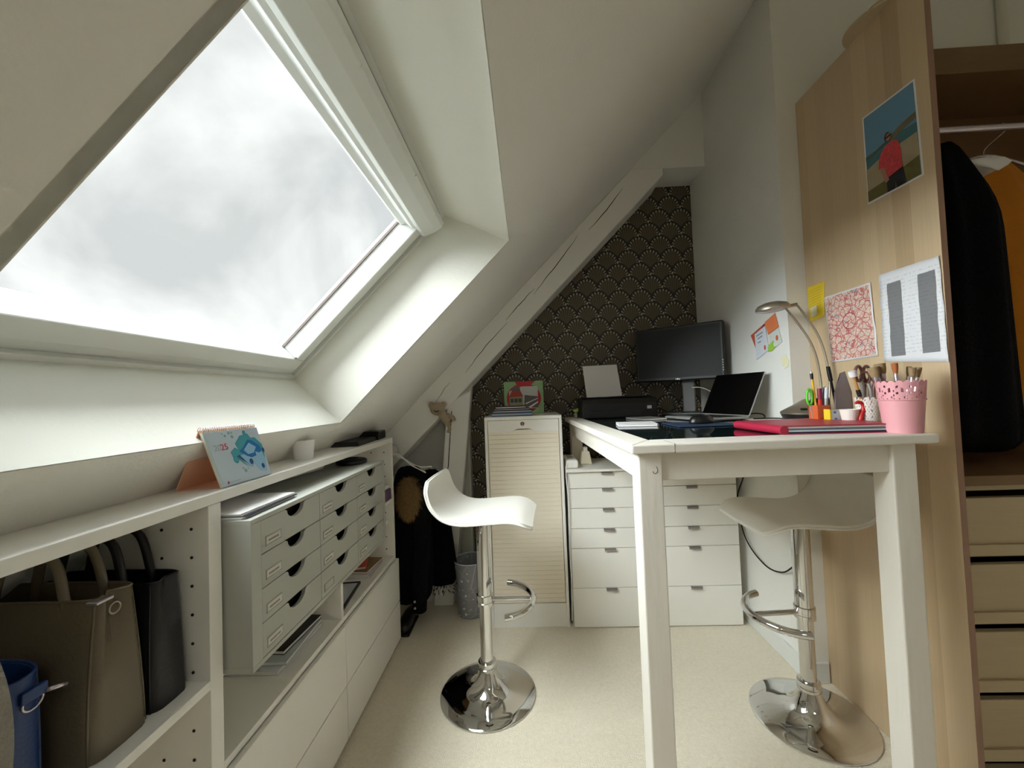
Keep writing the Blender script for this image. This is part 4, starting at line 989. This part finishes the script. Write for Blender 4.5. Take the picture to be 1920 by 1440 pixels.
# pot with pierced lace band
def lace_pot(name, label, loc, r0, r1, h, m, z_lace0, pierce, seg=120, rows=26, scal=14, samp=.012):
    r = thing(name, label, 'pot', loc); vs, fs = [], []
    for j in range(rows + 1):
        t = j / rows
        for k in range(seg):
            a = 2 * math.pi * k / seg; z = h * t
            if t > .75: z += (t - .75) / .25 * samp * abs(math.sin(a * scal / 2))
            rr = r0 + (r1 - r0) * t
            vs.append((rr * math.cos(a), rr * math.sin(a), z))
    for j in range(rows):
        for k in range(seg):
            t = (j + .5) / rows; a = (k + .5) / seg
            if t > z_lace0 and j < rows - 1 and pierce(k, j, seg, rows): continue
            k2 = (k + 1) % seg; fs.append((j * seg + k, j * seg + k2, (j + 1) * seg + k2, (j + 1) * seg + k))
    fs.append(tuple(range(seg - 1, -1, -1)))
    o = build(MB().add(vs, fs), 'pot_body', m, r, local=True, smooth=False)
    md = o.modifiers.new('solid', 'SOLIDIFY'); md.thickness = .0018; md.offset = -1
    return r
def pk(k, j, seg, rows):
    kk = k % 10; jj = (rows - 1 - j)
    return (kk in (2, 3) and jj in (2, 5)) or (kk in (6, 7) and jj in (3, 4)) or (kk == 0 and jj in (4, 6, 8)) or (kk == 4 and jj == 8) or (kk == 8 and jj == 7)
pp = lace_pot('pink_pot', 'large pink metal pot with pierced lace rim full of brushes', (1.100, 1.203, GZ), .0425, .0555, .146, M_pink, .66, pk, scal=20, samp=.006)
build(MB().tube([(.0516 * math.cos(t), .0516 * math.sin(t), .096) for t in [2 * math.pi * i / 48 for i in range(48)]], .0022, 8, closed=True), 'bead', M_pink, pp, local=True, smooth=True)
def pk2(k, j, seg, rows):
    return ((k + j) % 4 == 0 and (k - j) % 4 == 0) or ((k % 12) in (5, 6) and j % 6 in (3,)) 
wp = lace_pot('white_pot', 'smaller white pierced lace pot holding scissors and pens', (1.133, 1.358, GZ), .027, .034, .090, M_lace, .12, pk2, seg=96, rows=24, scal=12, samp=.012)

# things standing in pots: brushes, scissors, pens
def stick(name, label, cat, p0, p1, r, m, tip=None, group=None, parts=()):
    t = thing(name, label, cat, p0, 0, group); a, b = Vector(p0), Vector(p1)
    build(MB().tube([a, a.lerp(b, .5), b], r, 8), 'shaft', m, t, smooth='auto')
    for nm, s0, s1, ra, rb, mm in parts:
        build(MB().tube([a.lerp(b, s0), a.lerp(b, (s0 + s1) / 2), a.lerp(b, s1)], [ra, (ra + rb) / 2 * 1.1, rb], 10), nm, mm, t, smooth='auto')
    return t
g = 'brushes standing in the pink pot'
PX, PY = 1.100, 1.203
bp = [(-.045, .025, -.062, .045, 1.325, .020, 'wide pale bristle brush at the left of the pink pot'), (-.015, .03, -.028, .055, 1.335, .019, 'wide dark tipped bristle brush next to the leftmost in the pink pot'),
      (.0, .0, .000, .02, 1.334, .011, 'orange tipped brush with glassy ferrule in the middle of the pink pot'), (.02, -.02, .036, -.015, 1.318, .012, 'silver handled brush right of the middle in the pink pot'),
      (.03, .02, .062, .03, 1.322, .009, 'slim silver brush second from the right in the pink pot'), (.035, .0, .072, .0, 1.318, .010, 'rightmost leaning silver brush in the pink pot')]
for i, (ax, ay, bx_, by_, z1, rb, lb) in enumerate(bp):
    hm = [M_ferrule, M_ferrule, mat('wine_handle', (120, 36, 56), .4), M_ferrule, M_ferrule, M_ferrule][i]
    tm = M_bristle if i != 2 else mat('orange_tip', (170, 96, 50), .7)
    stick('brush', lb, 'brush', (PX + ax * .5, PY + ay * .5, GZ + .01), (PX + bx_ * .78, PY + by_ * .7, z1), .0035, hm, group=g,
          parts=(('ferrule', .72, .84, .005, rb * .45, M_ferrule), ('bristles', .84, 1.0, rb * .5, rb * .75, tm)))
def scissors(label, c, z0, rz, s=1.0):
    t = thing('scissors', label, 'scissors', c, rz, 'scissors in the white pot')
    for sg in (-1, 1):
        lp_ = [(sg * .021 * s + .017 * s * math.cos(a), 0, z0 + .028 * s * math.sin(a)) for a in [2 * math.pi * i / 24 for i in range(24)]]
        build(MB().tube(lp_, .0052 * s, 8, closed=True), 'grip', M_brownplastic, t, local=True, smooth=True)
        build(MB().tube([(sg * .012 * s, 0, z0 - .026 * s), (sg * .004, .001 * sg, z0 - .055 * s), (0, .001 * sg, .012)], [.006, .006, .003], 8), 'blade', M_brownplastic if sg > 0 else M_alu, t, local=True, smooth='auto')
    return t
scissors('large brown handled scissors standing tall in the white pot', (1.128, 1.364, GZ), .180, R(18), .9)
scissors('smaller brown handled scissors behind the pink pot rim', (1.142, 1.349, GZ), .165, R(-30), .72)
g = 'pens and tools standing in the holders'
stick('craft_knife', 'wooden handled tool with a white ball head leaning out of the white pot', 'tool', (1.125, 1.352, GZ + .02), (1.080, 1.345, 1.312), .004, mat('wood_stick', (190, 140, 80), .6), group=g, parts=(('ball_head', .93, 1.04, .011, .011, M_paper), ('grip', .52, .66, .006, .006, M_black)))
# orange holder block with pens
oh = thing('pen_holder', 'orange square pen holder at the left of the pen cluster', 'pen holder', (1.045, 1.455, GZ))
hb = MB().box(-.022, .022, -.022, .022, 0, .003)
for (a, b_, c, d) in ((-.022, .022, -.022, -.020), (-.022, .022, .020, .022), (-.022, -.020, -.020, .020), (.020, .022, -.020, .020)): hb.box(a, b_, c, d, .003, .075)
build(hb, 'walls', M_orange, oh, local=True, bevel=.001)
build(MB().box(-.012, .018, -.0235, -.0222, .005, .03), 'label_plate', M_redo, oh, local=True)
stick('marker', 'thick red marker in the orange pen holder', 'pen', (1.045, 1.45, GZ + .006), (1.046, 1.45, 1.265), .0065, M_redo, group=g, parts=(('cap', .70, 1.0, .007, .0068, mat('wine_cap', (130, 30, 60), .4)),))
stick('pencil', 'yellow pencil with dark top rising highest from the orange holder', 'pencil', (1.038, 1.455, GZ + .006), (1.035, 1.47, 1.325), .0038, mat('pencil_yellow', (224, 176, 40), .5), group=g, parts=(('tip', .86, .97, .0042, .005, M_black), ('eraser', .97, 1.0, .004, .004, M_ferrule)))
stick('pen', 'clear and silver pen in the orange holder', 'pen', (1.056, 1.445, GZ + .006), (1.064, 1.44, 1.268), .005, M_silver, group=g, parts=(('cap', .7, 1.0, .0055, .0055, M_paperblue),))
stick('pen', 'blue pen leaning right of the red marker', 'pen', (1.070, 1.47, GZ + .006), (1.082, 1.49, 1.262), .0055, mat('pen_blue', (40, 46, 150), .4), group=g, parts=(('cap', .66, 1.0, .0062, .006, MATS['pen_blue']),))
gs = thing('green_scissors', 'bright green handled scissors in the orange holder', 'scissors', (1.022, 1.462, GZ))
build(MB().tube([(-.004 + .009 * math.cos(a), 0, .105 + .028 * math.sin(a)) for a in [2 * math.pi * i / 20 for i in range(20)]], .0042, 8, closed=True), 'grip', M_green, gs, local=True, smooth=True)
build(MB().tube([(.0, 0, .078), (.004, 0, .03), (.006, 0, .006)], [.004, .0035, .002], 8), 'blade', M_alu, gs, local=True, smooth='auto')
bt = thing('tape_dispenser', 'black tape dispenser behind the pen holder next to the lamp', 'tape dispenser', (1.090, 1.535, GZ))
build(MB().prism([(-.02, 0), (.02, 0), (.022, .06), (.008, .098), (-.012, .096), (-.022, .07)], 'y', -.012, .012), 'body', M_black, bt, local=True, bevel=.004)
build(MB().lathe([(.014, 0), (.014, .003)], (0, 0, 0), 20).xf(Matrix.Translation((0, -.0125, .066)) @ Matrix.Rotation(R(90), 4, 'X')), 'hub', M_alu, bt, local=True, smooth='auto')
# note box with yellow edge
nb = thing('note_box', 'small card box with yellow edge and blue squares in front of the orange holder', 'box', (1.058, 1.405, GZ))
build(MB().box(-.020, .024, -.014, .014, 0, .060), 'card_body', mat('card_grey', (186, 188, 180), .6), nb, local=True, bevel=.001)
build(MB().box(-.0245, -.0202, -.0145, .0145, 0, .062), 'yellow_edge', M_yellow, nb, local=True)
for (u, v) in ((-.012, .048), (.010, .038), (-.010, .025), (.012, .012), (.0, .004)): build(MB().box(u, u + .008, -.0148, -.0141, v, v + .008), 'blue_square', Mc2, nb, local=True)
# foil cards / clear cup / cream cup
cc = thing('paper_cup', 'low white cup with silver foot in front of the grey foil sachets', 'cup', (1.078, 1.365, GZ))
build(MB().lathe([(.019, 0), (.020, .026)], (0, 0, 0), 28), 'foot', M_ferrule, cc, local=True, smooth='auto')
build(MB().lathe([(.021, .0262), (.027, .062), (.0255, .062), (.020, .03), (.001, .03)], (0, 0, 0), 28), 'bowl', M_lace, cc, local=True, smooth='auto')
g = 'grey foil sachets leaning by the map'
for i, (x_, y_, hh_, lean, lb) in enumerate(((1.105, 1.425, .175, .22, 'tallest grey foil sachet leaning against the panel below the map'), (1.125, 1.437, .188, .10, 'grey foil sachet behind the tallest one below the map'), (1.080, 1.462, .135, .05, 'small pointed grey foil sachet left of the others below the map'))):
    w_ = .026 if i < 2 else .014
    s_ = MB().prism([(-w_, 0), (w_, 0), (w_ * 1.1, hh_ * .6), (w_ * .5, hh_), (-w_ * .2, hh_ * .96), (-w_ * 1.1, hh_ * .62)], 'y', 0, .004); s_.xf(Matrix.Rotation(R(-8), 4, 'X') @ Matrix.Rotation(lean * .6, 4, 'Y'))
    o = build(s_, 'foil_sachet', M_greybag, None, bevel=.001, label=lb, cat='sachet', group=g); o.location = (x_, y_, GZ + .008)
rc_ = thing('red_clamp', 'red plastic clamp lever beside the low white cup', 'clamp', (1.095, 1.345, GZ))
build(MB().tube(bez([(0, 0, .004), (.002, 0, .035), (.012, 0, .060), (.010, 0, .080), (-.004, 0, .086), (-.012, 0, .082)], 5), [.007] * 12 + [.006] * 9 + [.004] * 5, 10), 'lever', M_redo, rc_, local=True, smooth=True)
build(MB().box(-.008, .008, -.008, .008, 0, .010), 'jaw', M_redo, rc_, local=True, bevel=.002)
stick('marker', 'black marker leaning over behind the grey sachets', 'pen', (1.125, 1.47, GZ + .006), (1.082, 1.452, 1.342), .004, M_black, group=g, parts=(('cap', .75, 1.0, .0065, .006, M_black),))

# ================================================================== WARDROBE
WX, WF, WBk, WZ = 1.256, 1.215, 1.783, 2.542
wd = thing('wardrobe', 'tall oak veneer wardrobe open at the front with pull-out trays', 'wardrobe', (1.8, 1.5, 0))
build(MB().box(WX, WX + .018, WF, WBk, 0, WZ), 'side_panel', M_oak, wd, bevel=.001)
build(MB().box(WX + .0005, WX + .0178, WF - .0012, WF, 0, WZ), 'edge_band', M_oakedge, wd)
build(MB().box(2.35, 2.368, WF, WBk, 0, WZ), 'side_panel', M_oak, wd, bevel=.001)
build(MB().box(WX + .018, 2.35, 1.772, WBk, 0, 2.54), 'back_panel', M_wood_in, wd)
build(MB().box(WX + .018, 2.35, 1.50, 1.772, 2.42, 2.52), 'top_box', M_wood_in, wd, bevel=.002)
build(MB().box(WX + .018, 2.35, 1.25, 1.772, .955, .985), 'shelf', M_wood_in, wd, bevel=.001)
build(MB().tube([(WX + .018, 1.50, 2.205), (2.35, 1.50, 2.205)], .012, 14), 'hanging_rail', M_ferrule, wd, smooth='auto')
zt_ = .925
for k in range(5):
    z1 = .905 - k * .2065; z0 = z1 - .178
    d = build(MB().box(WX + .10, 2.30, 1.30, 1.32, max(z0, .006), z1), 'tray_front', M_drawerwood, wd, bevel=.002)
    build(MB().box(WX + .10, 2.30, 1.292, 1.30, max(z0, .006), max(z0, .006) + .035), 'tray_lip', M_drawerwood, d, bevel=.001)
    build(MB().box(WX + .10, 2.30, 1.32, 1.74, max(z0, .006), max(z0, .006) + .012), 'tray_base', M_casedark, d)
build(MB().box(WX + .10, 2.30, 1.30, 1.32, .928, .954), 'shelf_front', M_drawerwood, wd, bevel=.001)
build(MB().box(WX + .018, WX + .098, 1.30, 1.33, .006, .954), 'inner_post', M_casedark, wd)
def garment(label, x, yc, zt, zb, w0, w1, d0, m, seed):
    r = thing('hanging_garment', label, 'garment', (x, yc, zb)); rnd = random.Random(seed); rings = []
    for j in range(12):
        t = j / 11; z = zt + (zb - zt) * t; a = (.02 + (w0 - .02) * min(1, t * 5)) + (w1 - w0) * t; b = d0 * (.35 + .65 * min(1, t * 4))
        rings.append([(x + a * (1 + .05 * math.sin(6 * q + j * .3)) * math.cos(q), yc + b * (1 + .10 * math.sin(8 * q + seed)) * math.sin(q), z) for q in [2 * math.pi * i / 40 for i in range(40)]])
    build(MB().loft(rings), 'garment_body', m, r, smooth=True, sub=1)
    build(MB().tube(bez([(x, yc, zt - .01), (x, yc, zt + .03), (x + .015, 1.50, zt + .07), (x, 1.50, 2.222)], 5), .002, 6), 'hanger_hook', M_ferrule, r, smooth=True)
    build(MB().tube(bez([(x - w0 * .8, yc, zt - .045), (x, yc, zt + .004), (x + w0 * .8, yc, zt - .045)], 5), .006, 8), 'hanger_arm', M_ferrule, r, smooth=True)
    return r
garment('black garment hanging nearest the oak side panel in the wardrobe', 1.505, 1.46, 2.13, 1.02, .10, .16, .16, M_black_cloth, 1)
garment('ochre yellow garment hanging right of the black one in the wardrobe', 1.80, 1.56, 2.13, 1.03, .20, .15, .12, M_ochre, 2)
build(MB().loft([[(1.62 + a_ * math.cos(q), 1.40 + .03 * math.sin(q), 2.01 + z_ + .012 * math.cos(2 * q)) for q in [2 * math.pi * i / 16 for i in range(16)]] for a_, z_ in ((.02, -.02), (.06, -.01), (.075, .0), (.05, .015), (.01, .02))]), 'white_label', M_paper, None, smooth=True, label='small crumpled white cloth hanging between black and ochre garments', cat='cloth', origin=(1.62, 1.40, 2.0))
# hat on top of the wardrobe panel
ht = thing('straw_hat', 'pale brimmed hat with dark band resting on top of the wardrobe', 'hat', (1.30, 1.40, WZ))
build(MB().lathe([(.11, 0), (.112, .004), (.06, .012), (.058, .04), (.045, .06), (.001, .064)], (1.31, 1.405, WZ + .0005), 32), 'crown', mat('straw', (190, 172, 140), .8, bump=.5, bscale=150), ht, smooth='auto')
build(MB().lathe([(.0615, .012), (.0605, .026)], (1.31, 1.405, WZ + .0005), 32), 'hat_band', M_navy, ht, smooth='auto')
# service pipe on the wall above the wardrobe
build(MB().tube([(2.15, 1.765, 2.60), (2.15, 1.765, 3.18)], .016, 14), 'wall_pipe', M_reveal, None, smooth='auto', label='pale vertical pipe on the wall above the wardrobe', cat='pipe', origin=(2.15, 1.765, 2.6))

# ------------------------------------------------------------------ papers pinned to the wardrobe panel
def onpanel(pts, k, m, name, par, base=WX):
    return build(MB().prism(pts, 'x', base - .0006 * (k + 1), base - .0006 * k), name, m, par)
def uvq(c, pts):      # c: TL TR BR BL in (y, z); pts u right (towards the camera), v down
    o = []
    for u, v in pts:
        t = lerp(c[0], c[1], u); b_ = lerp(c[3], c[2], u); o.append(lerp(t, b_, v))
    return o
PC = [(1.450, 2.238), (1.257, 2.228), (1.249, 1.915), (1.449, 1.919)]
ph = thing('beach_photo', 'photo of a person in red floral shirt on beach pinned on oak panel', 'photo', (WX, 1.35, 2.07))
onpanel(PC, 0, M_paper, 'white_border', ph)
q = lambda *p: uvq(PC, p)
skyp = onpanel(q((.03, .02), (.97, .02), (.97, .98), (.03, .98)), 1, mat('photo_sky', (98, 142, 170), .4), 'print', ph)
onpanel(q((.03, .50), (.35, .44), (.55, .42), (.97, .44), (.97, .64), (.03, .64)), 2, mat('photo_sea', (66, 112, 118), .4), 'print', skyp)
onpanel(q((.03, .47), (.25, .46), (.40, .44), (.40, .47), (.03, .52)), 3, mat('photo_hill', (84, 100, 84), .4), 'print', skyp)
onpanel(q((.50, .42), (.70, .36), (.97, .33), (.97, .39), (.70, .43), (.50, .47)), 3, mat('photo_hill2', (112, 102, 72), .4), 'print', skyp)
onpanel(q((.03, .62), (.40, .56), (.97, .54), (.97, .98), (.03, .98)), 4, mat('photo_sand', (160, 146, 116), .4, var=.1, vscale=40), 'print', skyp)
onpanel(q((.03, .86), (.45, .84), (.65, .82), (.97, .78), (.97, .98), (.03, .98)), 5, mat('photo_grass', (98, 92, 44), .4, var=.2, vscale=60), 'print', skyp)
Msk = mat('photo_skin', (170, 120, 100), .4); Msh = mat('photo_shirt', (200, 66, 72), .4, var=.55, vscale=130); Mtr = mat('photo_trousers', (28, 30, 36), .4); Mha = mat('photo_hair', (50, 42, 40), .4)
onpanel(q((.40, .80), (.70, .78), (.74, .985), (.57, .985), (.56, .88), (.545, .985), (.41, .985)), 6, Mtr, 'print', skyp)
onpanel(q((.36, .52), (.44, .48), (.56, .47), (.66, .50), (.70, .62), (.70, .80), (.44, .83), (.40, .72), (.28, .70), (.30, .58)), 7, Msh, 'print', skyp)
onpanel(q((.30, .69), (.38, .70), (.44, .82), (.46, .86), (.40, .88), (.36, .82)), 8, Msk, 'print', skyp)
onpanel([(lambda c: (c[0] + .0105 * math.cos(a), c[1] + .0155 * math.sin(a)))(q((.48, .40))[0]) for a in [2 * math.pi * i / 16 for i in range(16)]], 8, Mha, 'print', skyp)
onpanel([(lambda c: (c[0] + .009 * math.cos(a), c[1] + .0125 * math.sin(a)))(q((.50, .41))[0]) for a in [2 * math.pi * i / 16 for i in range(16)]], 9, Msk, 'print', skyp)
onpanel(q((.44, .40), (.56, .39), (.56, .41), (.44, .42)), 10, Mha, 'print', skyp)

def wavy_sheet(name, label, cat, c, m, base, amp, seed, thick=.0005, border=None, local_uv=False):
    n, k = 14, 18; vs, fs = [], []
    for j in range(k + 1):
        for i in range(n + 1):
            (y, z), = uvq(c, [(i / n, j / k)])
            e = noise.noise(Vector((i * .45 + seed, j * .4, seed))) * amp + amp * .8
            vs.append((base - .0006 - max(0, e), y, z))
    for j in range(k):
        for i in range(n): a = j * (n + 1) + i; fs.append((a, a + 1, a + n + 2, a + n + 1))
    t = thing(name, label, cat, (base, (c[0][0] + c[1][0]) / 2, (c[0][1] + c[3][1]) / 2))
    o = build(MB().add(vs, fs), 'sheet', m, t, smooth=True)
    md = o.modifiers.new('solid', 'SOLIDIFY'); md.thickness = thick
    return t, o
MC_ = [(1.680, 1.640), (1.457, 1.640), (1.446, 1.373), (1.660, 1.366)]
t, o = wavy_sheet('road_map', 'pinkish road map print pinned between the yellow note and the schedule', 'map', MC_, M_paper, WX, .004, 3)
MI = uvq(MC_, [(.03, .03), (.97, .03), (.97, .97), (.03, .97)])
vs, fs = [], []; n, k = 14, 18
for j in range(k + 1):
    for i in range(n + 1):
        (y, z), = uvq(MC_, [(.03 + .94 * i / n, .025 + .95 * j / k)])
        e = noise.noise(Vector(((.03 + .94 * i / n) * n * .45 + 3, (.025 + .95 * j / k) * k * .4, 3))) * .004 + .0032
        vs.append((WX - .0016 - max(0, e), y, z))
for j in range(k):
    for i in range(n): a = j * (n + 1) + i; fs.append((a, a + 1, a + n + 2, a + n + 1))
mm = MB().add(vs, fs); o = build(mm, 'map_print', M_map, None, smooth=True); o.parent = t; o.location = -Vector(t.location)
SC_ = [(1.421, 1.655), (1.219, 1.652), (1.213, 1.331), (1.423, 1.350)]
t, o = wavy_sheet('schedule_sheet', 'crumpled white schedule with two grey columns at the right edge of the oak panel', 'schedule', SC_, M_paper, WX, .004, 8)
# local coordinates for the print: y across the sheet from the left, z up from the foot
me = o.data; me.materials.clear(); me.materials.append(M_sched)
for v_ in me.vertices:
    wy_, wz_ = v_.co.y + t.location.y, v_.co.z + t.location.z
    v_.co.y = 1.423 - wy_; v_.co.z = wz_ - 1.335
o.scale = (1, -1, 1); o.location = (0, 1.423 - t.location.y, 1.335 - t.location.z)
tx = M_blackm
for i, s_ in enumerate(('SEMAINE', )): pass
YC = [(1.772, 1.708), (1.674, 1.708), (1.686, 1.565), (1.772, 1.553)]
t, o = wavy_sheet('yellow_note', 'yellow ruled note with a small paler slip at the far edge of the oak panel', 'note', YC, M_yellow, WX, .002, 5)
ln = MB()
for k in range(8):
    a = uvq(YC, [(.12, .14 + k * .075), (.86, .12 + k * .075), (.86, .128 + k * .075), (.12, .148 + k * .075)]); ln.prism(a, 'x', WX - .0062, WX - .0058)
build(ln, 'ruled_lines', mat('line_ochre', (186, 150, 40), .7), t)
build(MB().prism(uvq(YC, [(.18, .62), (.58, .60), (.60, .88), (.20, .92)]), 'x', WX - .0068, WX - .006), 'paler_slip', M_postit, t)

# cards on the white wall
WR = 1.17
cg = 'cards pinned on the right white wall'
def wallcard(label, pts, k, m, name='wall_card', cat='card', prints=()):
    c = (WR, sum(p[0] for p in pts) / len(pts), min(p[1] for p in pts))
    t = thing(name, label, cat, c, 0, cg)
    s = build(MB().prism(pts, 'x', WR - .0016 * (k + 1), WR - .0016 * k - .0004), 'card', m, t)
    for pp_, mm in prints: build(MB().prism(pp_, 'x', WR - .0016 * (k + 1) - .0005, WR - .0016 * (k + 1)), 'print', mm, s)
    return t
cir = lambda y, z, a, b_: [(y + a * math.cos(q_), z + b_ * math.sin(q_)) for q_ in [2 * math.pi * i / 16 for i in range(16)]]
Mtx = mat('print_text', (120, 122, 132), .7); Mor = mat('print_orange', (206, 104, 62), .6)
wallcard('red orange card lowest in the pinned cards on the right wall', [(2.075, 1.545), (1.955, 1.585), (1.940, 1.50), (2.035, 1.468)], 0, mat('card_redorange', (198, 84, 54), .6), prints=(([(2.01, 1.545), (1.955, 1.585), (1.945, 1.580), (2.005, 1.535)], MATS['wine_handle']),))
wallcard('orange card at the top right of the pinned cards', [(1.950, 1.590), (1.868, 1.618), (1.845, 1.55), (1.925, 1.525)], 1, mat('card_orange', (226, 128, 80), .6))
wallcard('white printed card with orange dot at the front of the pinned cards', [(2.035, 1.545), (1.945, 1.572), (1.925, 1.455), (2.03, 1.415)], 2, mat('card_white', (214, 218, 226), .6),
         prints=((cir(1.955, 1.468, .008, .012), Mor), ([(2.02, 1.535), (1.965, 1.548), (1.965, 1.543), (2.02, 1.530)], Mtx), ([(2.01, 1.52), (1.97, 1.53), (1.97, 1.525), (2.01, 1.515)], Mtx), ([(2.01, 1.50), (1.985, 1.505), (1.985, 1.50), (2.01, 1.495)], Mtx), (cir(2.018, 1.553, .005, .006), Mtx)))
wallcard('pale printed card with orange dot at the right of the pinned cards', [(1.925, 1.528), (1.850, 1.552), (1.828, 1.478), (1.915, 1.448)], 1, mat('card_pale', (208, 212, 206), .6), prints=((cir(1.862, 1.502, .009, .013), Mor),))
wallcard('lime green sticky tab on the pinned cards', [(1.925, 1.475), (1.885, 1.492), (1.893, 1.468), (1.872, 1.462), (1.905, 1.445), (1.93, 1.445)], 3, M_lime, name='sticky_tab', cat='sticky note')
g = 'pale yellow sticky notes near the wall corner'
wallcard('upper pale yellow sticky note near the wall corner', [(1.845, 1.408), (1.808, 1.418), (1.800, 1.385), (1.836, 1.368)], 0, M_postit, name='sticky_note', cat='sticky note')
wallcard('lower pale yellow sticky note near the wall corner', [(1.822, 1.388), (1.790, 1.398), (1.795, 1.366), (1.822, 1.356)], 1, M_postit, name='sticky_note', cat='sticky note')
# black cable hanging under the table along the right wall
build(MB().tube(bez([(1.10, 2.14, 1.03), (1.14, 2.16, .83), (1.150, 2.26, .66), (1.150, 2.20, .47), (1.150, 2.04, .395), (1.150, 1.90, .415), (1.150, 1.80, .49)], 10), .0035, 8), 'black_cable', M_blackm, None, smooth=True, label='long black cable drooping under the table along the white wall', cat='cable', origin=(1.15, 2.1, .4))
